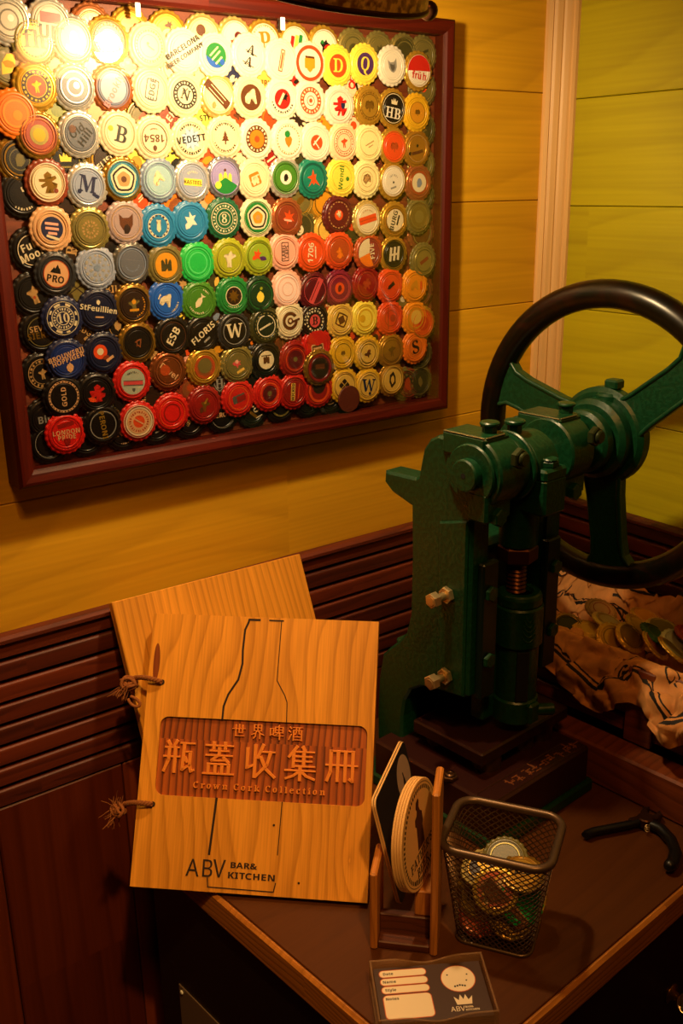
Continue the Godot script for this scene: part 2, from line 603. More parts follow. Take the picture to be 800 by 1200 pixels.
func loose_cap(at: Vector3, tilt: Vector3, shell: String, face: String, marks: String, label: String, group: String) -> void:
	var c = make_cap(shell, face, marks, label, group)
	add_mesh("liner", shapes["cap_liner"], cap_mat("greycream"), c)
	c.transform = Transform3D(Basis.from_euler(tilt * (PI / 180.0)), at)

# ------------------------------------------------------------------ room
func wall_x(called: String, x0: float, x1: float, seams: Array, material: Array) -> void:
	# boarded wall in the plane z = 0, from x0 to x1, each board a piece of its own
	var s = new_st()
	box(s, Vector3((x0 + x1) / 2, 1.3, -0.07), Vector3(x1 - x0, 2.6, 0.10), 0.0005)
	var w = struct(called, s, mat("batten", Color(0.16, 0.10, 0.04), 0.9))
	for i in seams.size() - 1:
		var b = new_st()
		box(b, Vector3((x0 + x1) / 2, (seams[i] + seams[i + 1]) / 2, -0.01), Vector3(x1 - x0, seams[i + 1] - seams[i] - 0.0006, 0.02), 0.0007)
		part("board", b, material[i % material.size()], w)

func build_room() -> void:
	var yel = []
	var lime = []
	for k in 3:
		yel.append(wood("yellow_paint_%d" % k, "soft_x", Color(0.99, 0.77, 0.15), 0.5, Vector3(1.1, 1.6, 1.1), Vector3(0.37 + k * 0.31, 0.17 + k * 0.29, 0), 0.16))
		lime.append(wood("lime_paint_%d" % k, "soft_x", Color(0.80, 0.77, 0.05), 0.5, Vector3(1.1, 1.6, 1.1), Vector3(0.2, 0.4 + k * 0.23, 0.15 + k * 0.4), 0.12))
	for m in yel + lime:
		m.heightmap_texture = tex["pine_x"]
		m.heightmap_scale = 0.05
	var seams = [0.93]
	for y in [-0.2226, -0.118, -0.0178, 0.0814, 0.182, 0.283, 0.385, 0.49, 0.59, 0.69, 0.79, 0.89, 0.99, 1.09, 1.20, 1.33]:
		seams.append(EYE + y)
	wall_x("wall_left", -2.4, 0.0, seams, yel)
	# right wall
	var s = new_st()
	box(s, Vector3(0.07, 1.3, 1.2), Vector3(0.10, 2.6, 2.4), 0.0005)
	var w = struct("wall_right", s, mat("batten"))
	for i in seams.size() - 1:
		var b = new_st()
		var lo = seams[i] - (0.006 if i > 0 else 0.0)
		var hi = seams[i + 1] - 0.006
		box(b, Vector3(0.01, (lo + hi) / 2, 1.2), Vector3(0.02, hi - lo - 0.0006, 2.4), 0.0007)
		part("board", b, lime[i % 3], w)
	# ribbed wainscot, one slat above the other, on both walls
	var rib = []
	for k in 3:
		rib.append(wood("rib_wood_%d" % k, "pine_x", [Color(0.48, 0.19, 0.08), Color(0.41, 0.155, 0.065), Color(0.52, 0.21, 0.09)][k], 0.58, Vector3(2.2, 2.2, 2.2), Vector3(0.3 * k, 0.21 * k, 0.4 * k), 0.04))
	for side in 2:
		var back = new_st()
		if side == 0:
			box(back, Vector3(-1.2, 0.845, 0.001), Vector3(2.4, 0.17, 0.006), 0.0004)
		else:
			box(back, Vector3(-0.001, 0.845, 1.2), Vector3(0.006, 0.17, 2.4), 0.0004)
		var t = struct("trim_%d" % (side + 1), back, mat("rib_back", Color(0.05, 0.02, 0.012), 0.7))
		for k in 8:
			var y = EYE - 0.3245 - 0.0178 * k
			var o = PackedVector2Array([Vector2(0.002, 0), Vector2(0.0105, 0), Vector2(0.0118, -0.0010), Vector2(0.0120, -0.0024), Vector2(0.0112, -0.0138), Vector2(0.0060, -0.0154), Vector2(0.002, -0.0152)])
			if k == 0:
				o = PackedVector2Array([Vector2(0.002, 0.003), Vector2(0.0105, 0.003), Vector2(0.0140, 0.0012), Vector2(0.0140, -0.0016), Vector2(0.0110, -0.0036), Vector2(0.0108, -0.0138), Vector2(0.0060, -0.0154), Vector2(0.002, -0.0152)])
			var b = new_st()
			if side == 0:                             # outline x = out of the wall, y = up, pushed along the wall
				prism(b, o, -2.4, 0.0, Transform3D(Basis(Vector3.BACK, Vector3.UP, Vector3.LEFT), Vector3(0, y, 0)) * Transform3D(Basis.IDENTITY, Vector3(0, 0, 2.4)))
			else:
				prism(b, o, 0.0, 2.4, Transform3D(Basis(Vector3.LEFT, Vector3.UP, Vector3.FORWARD), Vector3(0, y, 2.4)))
			part("slat", b, rib[(k + side) % 3], t)
	# upright planks below
	var low = []
	for k in 3:
		low.append(wood("plank_wood_%d" % k, "pine_y", [Color(0.48, 0.20, 0.075), Color(0.41, 0.16, 0.06), Color(0.54, 0.24, 0.09)][k], 0.4, Vector3(1.6, 1.0, 1.6), Vector3(0.23 * k, 0.37 * k, 0.3 * k), 0.03))
	for side in 2:
		var host = get_node("wall_left" if side == 0 else "wall_right")
		for k in 22:
			var b = new_st()
			var c = -0.03 - 0.109 * k
			if side == 0:
				box(b, Vector3(c, 0.4025, -0.0005), Vector3(0.108, 0.805, 0.022), 0.0012)
			else:
				box(b, Vector3(0.0005, 0.4025, -c), Vector3(0.022, 0.805, 0.108), 0.0012)
			part("plank", b, low[(k * 2 + side) % 3], host)
	# fluted corner moulding
	var cm = new_st()
	var o2 = PackedVector2Array([Vector2(0, 0), Vector2(-0.0245, 0), Vector2(-0.0245, 0.004), Vector2(-0.0215, 0.0068), Vector2(-0.0195, 0.0060), Vector2(-0.0180, 0.0088), Vector2(-0.0140, 0.0120), Vector2(-0.0120, 0.0118), Vector2(-0.0108, 0.0140), Vector2(-0.0080, 0.0168), Vector2(-0.0060, 0.0180), Vector2(-0.0058, 0.0200), Vector2(-0.0035, 0.0215), Vector2(0, 0.0215)])
	var up = PackedVector2Array()
	for q in o2:
		up.append(Vector2(q.x, -q.y))
	prism(cm, up, EYE - 0.3215, 2.6, Transform3D(Basis(Vector3.RIGHT, Vector3.FORWARD, Vector3.UP), Vector3.ZERO))
	struct("trim_3", cm, wood("cream_paint", "soft_y", Color(1.0, 0.82, 0.56), 0.45, Vector3(2, 1, 2), Vector3.ZERO, 0.02))
	# the rest of the room, out of view
	var f = new_st()
	box(f, Vector3(-1.2, -0.05, 1.2), Vector3(2.6, 0.1, 2.6))
	struct("floor", f, mat("floor_wood", Color(0.12, 0.06, 0.03), 0.5))
	f = new_st()
	box(f, Vector3(-1.2, 2.65, 1.2), Vector3(2.6, 0.1, 2.6))
	struct("ceiling", f, mat("ceiling_paint", Color(0.20, 0.13, 0.07), 0.8))
	f = new_st()
	box(f, Vector3(-2.45, 1.3, 1.2), Vector3(0.1, 2.6, 2.6))
	struct("wall_far", f, mat("dark_panel", Color(0.12, 0.07, 0.035), 0.7))
	f = new_st()
	box(f, Vector3(-1.2, 1.3, 2.45), Vector3(2.4, 2.6, 0.1))
	struct("wall_near", f, mat("dark_panel"))

# ------------------------------------------------------------------ cap board and its lamp
func build_frame() -> void:
	var x0 = -0.5836
	var x1 = -0.1640
	var y0 = EYE - 0.2064
	var y1 = EYE + 0.1325
	var fr = thing("wall_display", "large dark red wooden frame with glass over rows of bottle caps", "frame", Vector3((x0 + x1) / 2, y0, 0.0005))
	var cx = (x0 + x1) / 2
	var w = x1 - x0
	var h = y1 - y0
	var wm = wood("frame_wood", "pine_x", Color(0.36, 0.09, 0.03), 0.5, Vector3(3, 3, 3), Vector3(0.1, 0.6, 0), 0.02)
	var wv = wood("frame_wood_up", "pine_y", Color(0.34, 0.085, 0.028), 0.5, Vector3(3, 3, 3), Vector3(0.3, 0.1, 0), 0.02)
	var rw = 0.0125
	for k in 4:
		var s = new_st()
		var t = 0.0255
		var o = PackedVector2Array([Vector2(0, 0), Vector2(0, t - 0.003), Vector2(0.002, t - 0.0005), Vector2(0.004, t), Vector2(rw - 0.003, t - 0.0015), Vector2(rw, t - 0.004), Vector2(rw, 0)])
		# mitred rail: outline swept from corner to corner
		var across: float = w if k % 2 == 0 else h
		var dirs = [[Vector3.RIGHT, Vector3.UP], [Vector3.UP, Vector3.LEFT], [Vector3.LEFT, Vector3.DOWN], [Vector3.DOWN, Vector3.RIGHT]]
		var along: Vector3 = dirs[k][0]
		var inward: Vector3 = dirs[k][1]
		var c0: Vector3 = [Vector3(-w / 2, 0, 0), Vector3(w / 2, 0, 0), Vector3(w / 2, h, 0), Vector3(-w / 2, h, 0)][k]
		for i in o.size():
			var p = o[i]
			var q = o[(i + 1) % o.size()]
			var a = c0 + along * p.x + inward * p.x + Vector3(0, 0, p.y)
			var b = c0 + along * q.x + inward * q.x + Vector3(0, 0, q.y)
			var c = c0 + along * (across - q.x) + inward * q.x + Vector3(0, 0, q.y)
			var d = c0 + along * (across - p.x) + inward * p.x + Vector3(0, 0, p.y)
			quad(s, a, d, c, b)
		(wm if k % 2 == 0 else wv).metallic_specular = 0.3
		part("rail", s, wm if k % 2 == 0 else wv, fr)
	var s = new_st()
	box(s, Vector3(0, h / 2, 0.006), Vector3(w - 0.0252, h - 0.0252, 0.012), 0.0003)
	part("backing_board", s, wood("backing", "pine_x", Color(0.55, 0.26, 0.12), 0.6, Vector3(3, 3, 3), Vector3(0.4, 0.2, 0)), fr)
	s = new_st()
	box(s, Vector3(0, h / 2, 0.0232), Vector3(w - 0.0245, h - 0.0245, 0.0006), 0.0001)
	var g = mat("glass", Color(0.03, 0.03, 0.03, 0.03), 0.0)
	g.transparency = BaseMaterial3D.TRANSPARENCY_ALPHA
	part("glass_pane", s, g, fr)
	for hx in [-0.09, 0.03]:
		s = new_st()
		box(s, Vector3(hx, h - 0.0165, 0.0248), Vector3(0.004, 0.009, 0.0012), 0.0004)
		part("retaining_clip", s, mat("dark_iron", Color(0.03, 0.025, 0.02), 0.6, 0.0), fr)
	build_caps()
	s = new_st()
	cyl(s, Vector3.ZERO, Vector3(0, 0, 0.0016), 0.0120, 0.0004, 32)
	var disc = part("paper_disc", s, mat("disc_brown", Color(0.36, 0.13, 0.06), 0.6), self)
	tag(disc, "plain red brown round disc over the yellow cap with the quartered square", "disc")
	disc.position = Vector3(-0.2815, EYE - 0.1815, 0.0200)

func build_lamp() -> void:
	var ax = Vector3(-0.425, EYE + 0.1080, 0.1920)
	var t = thing("picture_lamp", "mottled bronze picture lamp with ball finial above the framed bottle caps", "lamp", ax)
	var half = 0.068
	var rad = 0.042
	for inner in 2:
		var s = new_st()
		smooth(s)
		var n = 28
		var m = 18
		for i in n:
			for j in m:
				var v: Array[Vector3] = []
				for c in [[i, j], [i + 1, j], [i + 1, j + 1], [i, j + 1]]:
					var q: float = -1.0 + 2.0 * c[0] / n
					var r = (rad - 0.0016 * inner) * pow(maxf(0.0, 1.0 - pow(absf(q), 2.6)), 0.5)
					var f = deg_to_rad(lerpf(-24.0, 150.0, float(c[1]) / m))
					v.append(Vector3(q * (half - 0.0016 * inner), r * sin(f), r * cos(f)))
				if inner == 1:
					quad(s, v[0], v[3], v[2], v[1])
				else:
					quad(s, v[0], v[1], v[2], v[3])
		var bm = mat("bronze", Color.WHITE, 0.34, 0.25)
		bm.albedo_texture = tex["bronze"]
		bm.uv1_triplanar = true
		bm.uv1_scale = Vector3(9, 9, 9)
		part("shade" if inner == 0 else "shade_lining", s, bm if inner == 0 else mat("lining", Color(0.42, 0.27, 0.12), 0.5, 0.3), t)
	var rim = []
	for i in 41:
		var q = -1.0 + 2.0 * i / 40.0
		var r = rad * pow(maxf(0.0, 1.0 - pow(absf(q), 2.6)), 0.5)
		rim.append(Vector3(q * half, r * sin(deg_to_rad(-24.0)), r * cos(deg_to_rad(-24.0))))
	var s2 = new_st()
	tube(s2, rim, 0.0017, 8)
	part("rim_bead", s2, mat("dark_bronze", Color(0.26, 0.15, 0.08), 0.3, 0.8), t)
	for e in [-1.0, 1.0]:
		s2 = new_st()
		cyl(s2, Vector3(e * (half - 0.004), 0, 0), Vector3(e * (half + 0.004), 0, 0), 0.003)
		ball(s2, Vector3(e * (half + 0.0115), -0.0045, 0), 0.0060)
		part("ball_finial", s2, mat("dark_bronze"), t)
	s2 = new_st()
	tube(s2, [Vector3(0, 0.042, 0), Vector3(0, 0.060, -0.004), Vector3(0, 0.080, -0.02), Vector3(0, 0.098, -0.06), Vector3(0, 0.100, -0.14), Vector3(0, 0.096, -0.1915)], 0.0045, 12)
	cyl(s2, Vector3(0, 0.096, -0.1915), Vector3(0, 0.096, -0.182), 0.022)
	part("arm", s2, mat("dark_bronze"), t)
	s2 = new_st()
	if true:
		tube(s2, [Vector3(0.002, 0.005, -0.003), Vector3(0.004, 0.005, -0.003), Vector3(0.026, 0.005, -0.003), Vector3(0.028, 0.005, -0.003)], 0.0045, 12)
	var glow = mat("lamp_glow", Color(1, 0.9, 0.7), 0.4)
	glow.emission_enabled = true
	glow.emission = Color(1.0, 0.86, 0.62)
	glow.emission_energy_multiplier = 9.0
	part("bulb", s2, glow, t)

func build_caps() -> void:
	board_cap(-552.7, 104.0, 1, "silver", "pewter", "r pewter_dk 5 6;r pewter_dk 8.6 9.2;d silver 2 1 1", "silver bottle cap with swirling concentric ridges in the top corner of the board")
	board_cap(-524.8, 104.0, 1, "silver", "greycream", "b red 13 6 -4 0 3;t black UP! 8 -4 0 -5", "grey bottle cap with a red banner over two large black letters")
	board_cap(-537.5, 92.4, 1, "olive", "olive_lt", "t darkolive fh 10 0 0 1;k darkolive 8.5 1.2 11 200 340", "dull olive bottle cap with a dark curling monogram")
	board_cap(-510.0, 95.2, 1, "silver", "greycream", "p pewter_dk head 9 0 0 1;b pewter_dk 12 3 -15 0 -6", "silver bottle cap with a grey ship shape and a bright glint beside it")
	board_cap(-484.0, 96.4, 1, "gold", "black", "d gold 6.5;p black bird 6 20;k gold_dk 9.3 1.2 26 0 360", "gold rimmed bottle cap with black ring around a gold eye-shaped centre")
	board_cap(-453.7, 94.5, 1, "cream", "cream", "k tan 9.2 1.3 30 0 360;r tan 6.6 6.9;d tan .9 -1 1.5;b tan 5 .5 -30 1 -1", "cream bottle cap with thin ring of pale lettering around a faint sketch")
	board_cap(-426.0, 92.8, 1, "white", "white", "t black BARCELONA 3.6 30 -1 2.5;t black BEER_COMPANY 3 30 1 -2.2", "white bottle cap with two slanting lines of black lettering")
	board_cap(-399.8, 91.5, 1, "white", "white", "d blue 8;w green 8 -60 180;b cream 9 1.2 42 -1.5 2.5;b cream 9 1.2 42 0 0;b cream 7 1.2 42 2 -3;d blue 2 4.5 -4", "white bottle cap with round blue and green print split diagonally")
	board_cap(-370.1, 93.2, 1, "white", "white", "t black A 6 -25 1 3.6;t black A 6 -25 -1.5 -4;b black 10 .5 -25 1 1.6;b black 10 .5 -25 -2 -5.6", "bright white bottle cap with two thin black letters set askew")
	board_cap(-341.5, 91.2, 1, "white", "white", "b rust 3.6 15 -14 0 0;b cream 2.4 13.6 -14 0 0;k rust 0 1 1 0 1;b rust 1.2 11 -14 0 0", "bright white bottle cap with a narrow slanted orange label")
	board_cap(-314.9, 90.8, 1, "white", "white", "r rust 9.6 12;b amber 9 7 0 0 0;p amber shield 9 0 0 -2;b brown 8 1.4 -3 0 4", "white bottle cap with rust red ring around a golden jug")
	board_cap(-287.2, 90.4, 1, "yellow", "yellow", "d redorange 8;t yellow D 9 0", "yellow bottle cap with orange red disc bearing the letter D")
	board_cap(-259.2, 93.1, 1, "yellow", "yellow", "d purple 8;t yellow Q 9 -8", "yellow bottle cap with purple disc bearing the letter Q")
	board_cap(-230.1, 93.3, 1, "white", "white", "p grey cat 11 10 0 0;p dimgrey cat 6 10 0 -1", "white bottle cap with a grey wolf head")
	board_cap(-200.7, 90.8, 1, "gold", "white", "w red 11.5 0 180;t red früh 5.4 -6 0 -3.5", "gold rimmed bottle cap, red above and white below with a red word")
	board_cap(-538.9, 64.9, 1, "gold", "gold", "d black 9.5;d gold 6.6;d redorange 6.2;p gold figure 8 0;k gold 8.2 1.2 20 0 360", "gold bottle cap with black ring and orange red centre")
	board_cap(-511.9, 65.4, 1, "silver", "slate", "r silver 8.8 9.4;r silver 4.5 5.5;d silver 2 1 1", "grey bottle cap with silver embossed rings below the bright glint")
	board_cap(-483.6, 66.0, 1, "copper", "slateblue", "d greyblue 9;t redpink Brooklyn 4.6 58 1 0", "copper rimmed blue grey bottle cap with a steep pink script word")
	board_cap(-454.0, 66.1, 1, "cream", "cream", "b black 9 13 -14 0 0;b cream 7.6 11.6 -14 0 0;t black EDGE 4.2 76 0 0", "cream bottle cap with a word boxed in a steep black frame")
	board_cap(-427.4, 63.7, 1, "cream", "cream", "r black 5.8 9;k cream 7.4 1.4 22 0 360;t black N 6.5 -20;b black 6 .6 45 0 2", "cream bottle cap with black lettered ring around a slanted letter")
	board_cap(-399.3, 64.1, 1, "gold_lt", "cream", "b brown 23 6 -42 -1 1;b cream 15 .6 -42 0 2;b cream 15 .6 -42 -2 0;p tan head 5 0 -4 -6", "cream bottle cap crossed by a brown red diagonal banner")
	board_cap(-370.8, 64.0, 1, "cream", "cream", "d brown 8.6;p cream bear 12 0 0 0", "cream bottle cap with a white bear on a brown disc")
	board_cap(-341.8, 63.8, 1, "white", "white", "d red 6.8 0 0;p black bird 8 30 2 1;b cream 2 9 -30 -1 0;k black 9 1.3 12 190 340", "white bottle cap with red disc crossed by black and cream strokes")
	board_cap(-314.9, 63.4, 1, "white", "white", "r redorange 6 9.4;k cream 7.7 1.8 20 0 360;d redorange 1.5 0 0;r redorange 3 3.5", "white bottle cap with a broad notched orange red ring")
	board_cap(-286.0, 60.5, 1, "white", "white", "p red lion 15 0 0 0;p navy shield 5 0 3 0;r pink 9.8 10.2", "white bottle cap with a red rearing lion")
	board_cap(-254.9, 61.5, 1, "gold", "gold", "r gold_dk 8 8.6;p gold_dk clover 10 0;k gold_dk 9.6 1 24 0 360", "all gold bottle cap with raised clover relief")
	board_cap(-229.1, 60.3, 1, "gold", "black", "r cream 10.4 10.9;t white HB 7.6 -8 -.6 -3.5;p cream crown 7 -8 .8 5", "gold rimmed black bottle cap with a crown over two white letters")
	board_cap(-202.2, 57.7, 1, "yellow_dk", "yellow_dk", "d amber 8;r gold_dk 7.6 8;p gold_dk clover 6 0", "golden yellow bottle cap with plain amber centre")
	board_cap(-555.0, 47.5, 1, "orange", "orange", "r amber 7 8;d amber 3 1 -1", "plain orange plastic bottle cap at the edge of the board beside the frame")
	board_cap(-540.5, 34.5, 1, "gold_dk", "copperred", "d olive_lt 6;r copper 9.2 9.8;d gold 4", "dark gold rimmed bottle cap with copper red dish and gold centre")
	board_cap(-511.2, 35.5, 1, "silver", "slate", "r silver 10.6 11.2;t black Old 5 35 -2 2;t black Hill 5.4 50 3 -2;d brown 2.4 -5 3", "silver rimmed slate bottle cap with dark slanted script")
	board_cap(-481.8, 36.6, 1, "cream", "cream", "t black B 10 -16 1 -1;d gold 1.8 -6 3;r tan 10.4 10.8", "cream bottle cap with a black gothic letter beside a gold dot")
	board_cap(-454.6, 33.6, 1, "cream", "cream", "r brown 9 9.5;t brown 1854 5 180 0 0;k brown 6 1 11 60 120;p brown hop 4.5 0 0 -6", "cream bottle cap with an upside-down year inside a thin oval")
	board_cap(-424.5, 33.4, 1, "cream", "cream", "s skyblue 9 8 4 0;t black VEDETT 4.6 8;k black 9.2 1.5 10 40 150;k black 9.2 1.5 10 210 320", "cream bottle cap with a black word across a pale blue star")
	board_cap(-395.1, 35.0, 1, "cream", "cream", "k black 9 1.6 12 30 150;k brown 9 1.3 12 200 330;p brown tree 10 0", "cream bottle cap with a dark tree inside a ring of lettering")
	board_cap(-366.9, 34.1, 1, "white", "white", "d brown 9.2;d orange 6.2;k cream 7.7 1.6 18 0 360;d rust 2.2", "white bottle cap with dark lettered ring around an orange disc")
	board_cap(-337.3, 33.9, 1, "white", "white", "k tan 9.6 1.1 30 0 360;p orange strawberry 9 0 0 -1;d green 2.4 -.8 4", "white bottle cap with an orange strawberry with green top")
	board_cap(-309.9, 32.3, 1, "white", "white", "d redorange 5.4;b white 9 1.2 45 0 1.3;b white 7 .9 -50 0 -1.5", "white fluted bottle cap with small red ball print")
	board_cap(-282.1, 32.6, 1, "peach", "peach", "r rust 9.4 9.9;r rust 6.3 6.7;p redorange figure 8 0;k rust 8 1 26 0 360", "peach bottle cap with fine orange rings around a small crest")
	board_cap(-255.1, 32.3, 1, "paleyellow", "paleyellow", "r tan 8.8 9.1;b tan 9 .8 25 0 0;b tan 5 .7 25 1 -2", "pale yellow bottle cap with a faint slanted relief, no print")
	board_cap(-228.0, 29.8, 1, "gold", "redorange", "p rust clover 9 0", "gold rimmed bottle cap with a plain red orange face")
	board_cap(-201.9, 28.7, 1, "tangold", "tangold", "r tan 10 10.4;d black 1.2 0 2;b brown 12 2.4 12 0 -3;b black 2.4 2.4 0 -8 -4", "tan gold bottle cap with a brown word and black dots")
	board_cap(-537.9, 3.9, 1, "redbrown", "cream", "p gold_dk lion 14 0;r tan 9.8 10.2;d redbrown 1.5 5 -5", "red brown rimmed cream bottle cap with a golden griffin")
	board_cap(-509.0, 1.3, 1, "silver", "bluegrey", "t navy M 10 -12 0 1;d navy 1.4 -6 -3;b navy 5 2 -30 5 -6", "silver blue bottle cap with one large jagged navy letter")
	board_cap(-481.3, 5.6, 1, "gold_dk", "tealblue", "s cream 5 9.6 8.6 90;s black 5 8.4 7.4 90;s cream 5 7 6.2 90;s tan 5 5 4.4 90;d brown 2", "blue bottle cap with cream five-lobed rosette")
	board_cap(-452.8, 4.8, 1, "greyblue", "paleblue", "p peach bear 10 30 -1 1;r greyblue 9.8 10.6", "pale blue bottle cap with peach coloured animal shapes")
	board_cap(-425.1, 4.0, 1, "silver", "bluegrey", "b yellow 14 4.6 -5 0 -1;t black KASTEEL 2.6 -5 0 -1;k cream 6 1.4 6 50 130", "grey bottle cap with a bright yellow banner")
	board_cap(-396.8, 6.2, 1, "steel", "lavender", "p yellow castle 13 0 0 -2;w green 11 210 330;d yellow 2.5 -6 -5;d brown 1 0 5", "lavender bottle cap with a yellow windmill on green ground")
	board_cap(-369.9, 4.7, 1, "cream", "cream", "b orange 9 9 20 0 0;b cream 7 1 20 0 2;b cream 7 1 20 0 -1;p peach castle 7 20 0 -1", "cream bottle cap with a blurred orange block print")
	board_cap(-340.8, 5.8, 1, "silver", "leafgreen", "d white 5;p black head 6 0;r leafgreen_dk 9.5 10", "silver rimmed green bottle cap with small white portrait")
	board_cap(-314.0, 4.9, 1, "teal", "teal", "p redorange flame 14 0 0 0;r teal_dk 9.8 10.8", "teal green bottle cap with a spiky red orange flame")
	board_cap(-284.4, 5.3, 1, "yellow", "yellow", "r yellowgreen 8.8 9.1;t leafgreen Wendl 4.2 82 -1 0;d leafgreen 1.6 5 -1", "yellow bottle cap with a steep green word")
	board_cap(-258.1, 3.8, 1, "paleyellow", "paleyellow", "r tan 9 9.4;p tan flower 9 0;r tan 5.6 5.9", "pale yellow bottle cap with a raised flower-like crest")
	board_cap(-228.9, 2.1, 1, "gold", "white", "k grey 4.5 1.6 7 30 150;d black .9 0 -1;b grey 6 1.4 15 0 -5", "gold fluted bottle cap with white face and sparse grey print")
	board_cap(-199.5, 0.4, 1, "copper", "copper", "d cream 7.4;p greyblue head 8 0;r rust 8 9", "copper bottle cap with a cream and grey oval window")
	board_cap(-538.2, -26.5, 1, "peachtan", "peachtan", "d navy 7.4;b pink 9 1.6 -8 0 3;b pink 9 1.6 -8 0 0;b pink 6 1.6 -8 0 -3;b cream 9 1.6 -20 0 -5.6;r tan 9.4 9.8", "tan bottle cap with a blue disc of stacked lettering")
	board_cap(-510.0, -28.1, 1, "olive_lt", "olive", "d olive_lt 8.6;k tan 5 1.6 16 0 360;k tan 2.4 1.6 9 0 360", "brass bottle cap turned inside out, showing its grainy liner")
	board_cap(-481.9, -24.3, 1, "mauve", "mauve", "p brown cat 13 0 0 0;p darkbrown head 7 0 0 -4;r tan 10.3 10.7", "mauve grey bottle cap with a brown lion face")
	board_cap(-456.0, -27.6, 1, "blue_mid", "blue_mid", "r cream 6.4 8;b blue_mid 5 20 0 0 0;r cream 7.6 8;p cream fish 9 88;k navy 7 1 16 0 360", "blue bottle cap with a white oval and upright fish")
	board_cap(-428.6, -25.5, 1, "blue_mid", "blue_mid", "p white bird 13 60 0 0", "blue bottle cap with a white angular bird")
	board_cap(-399.3, -23.9, 1, "green_dk", "green_dk", "r cream 10.3 10.8;r cream 6.8 7.2;r cream 4.2 4.7;k cream 8.7 1.6 24 0 360;t cream 8 6 0", "dark green bottle cap with cream rings around the figure 8")
	board_cap(-368.9, -24.1, 1, "cream", "green", "s cream 5 9.2 8.2 90;s black 5 8 7.1 90;s cream 5 6.6 5.9 90;s amber 5 4.6 4 90;d tan 2", "green bottle cap with cream five-lobed rosette")
	board_cap(-340.3, -25.0, 1, "copper", "redbrown", "p redorange flower 12 0 1 0;b pink 7 1.4 -10 0 -2;r copper 9.6 10.6", "copper rimmed brown bottle cap with a red leaf shape")
	board_cap(-288.5, -24.4, 1, "maroon", "maroon", "d redorange 4 0 0;p cream figure 6 20 0 1;r darkred 8.8 9.4;k tan 9.6 1 22 0 360", "dark maroon bottle cap with small red and white emblem")
	board_cap(-257.4, -28.8, 1, "gold_lt", "cream", "b redorange 18 5.6 12 0 0;b rust 16 .6 12 0 0;k tan 7 1 8 40 140", "cream bottle cap crossed by a red orange band")
	board_cap(-226.9, -30.5, 1, "gold", "tangold", "d cream 8.6;t black BURG 4.4 72 -1.5 0;b black 8 1.6 72 3 0;r gold_dk 9 9.4", "gold fluted bottle cap with a cream face and steep dark word")
	board_cap(-199.1, -28.4, 1, "olive", "brass", "r olive_lt 8.4 9.2;d olive_lt 5", "dull brass bottle cap with blank concentric face near the frame rail")
	board_cap(-538.4, -57.2, 1, "charcoal", "charcoal", "d peachtan 8.8;r rust 8.2 8.8;t black PRO 4.6 -14 -1 -3;p black mountain 8 -14 0 3", "charcoal bottle cap with peach disc reading PRO under a peak")
	board_cap(-507.4, -54.9, 1, "bluegrey", "bluegrey", "k silver 8 2 13 0 360;k silver 4.5 2.4 8 0 360;d greyblue 2.4", "crinkled blue grey foil bottle cap without print")
	board_cap(-479.7, -53.4, 1, "pewter_dk", "slate", "r greyblue 9.6 10.2;k greyblue 5 1 12 190 350", "plain dark grey bottle cap with a loose thread across it")
	board_cap(-451.9, -56.2, 1, "olive", "olive", "d amber 8.6;p olive_dk castle 10 0;r olive_lt 9.2 9.8", "olive gold bottle cap with three dark towers")
	board_cap(-424.8, -55.9, 1, "brightgreen", "brightgreen", "r green_lt 6.8 7.6;r green_lt 10 10.6", "bright green bottle cap with plain ringed face")
	board_cap(-396.5, -54.2, 1, "yellowgreen", "yellowgreen", "p cream figure 13 -10 0 0;r olive_lt 9.8 10.2", "yellow green bottle cap with a cream dancing figure")
	board_cap(-368.7, -53.6, 1, "yellowgreen", "limegreen", "p redorange bird 10 40 -2 0;p purple leaf 7 -30 3 -2;r yellowgreen_dk 9.4 10.4", "lime green bottle cap with a red and purple parrot")
	board_cap(-343.8, -51.5, 1, "pink", "pink", "b black 6.6 14 0 0 0;b pink 5.4 12.8 0 0 0;t black LABEL 2.8 90 -1.2 0;t black CAPS 2.8 90 1.6 0;r rust 9.6 9.9", "pink bottle cap with an upright black outlined label")
	board_cap(-316.6, -53.6, 1, "redorange", "redorange", "t cream 1706 5 84 -1.6 0;b cream 1 9 0 3 0;r rust 9.8 10.4", "red orange bottle cap with a year printed sideways")
	board_cap(-288.1, -53.6, 1, "redorange", "rust", "p orange flame 9 0 0 -1;r redorange 9.6 10.6;d orange 2 0 -4", "rust bottle cap with an orange fox shape")
	board_cap(-255.7, -56.6, 1, "rust", "maroon_lt", "w cream 11 90 200;w orange 11 200 290;t cream FIVE 4.4 96 2.5 1", "bottle cap split into maroon, cream and orange fields")
	board_cap(-227.7, -59.4, 1, "gold", "black", "b cream 2.4 11 -6 -4 0;b cream 2.4 11 -6 0 .4;b cream 2.4 11 -6 4 .8;b cream 10 1.6 6 0 0", "gold rimmed black bottle cap with tall cream strokes like a gate")
	board_cap(-192.5, -66.8, 1, "olive", "olive_lt", "b redbrown 10 3 28 0 0;r olive_dk 8.6 9", "small olive bottle cap with a faint red slash against the frame rail")
	board_cap(-536.7, -88.3, 1, "navy", "navy", "r cream 10.6 11;r cream 7.4 7.9;r cream 4 4.5;t cream 10 5.6 4;k cream 6 1.6 22 0 360;k cream 9.2 1.6 8 0 360", "navy bottle cap with cream rings around the figure 10")
	board_cap(-508.9, -84.5, 1, "navy_dk", "navy_dk", "t cream StFeuillien 3.8 -12 0 .5;p cream hop 4 0 0 5;b peachtan 6 1 -6 0 -5", "dark navy bottle cap with a cream script word under a small plume")
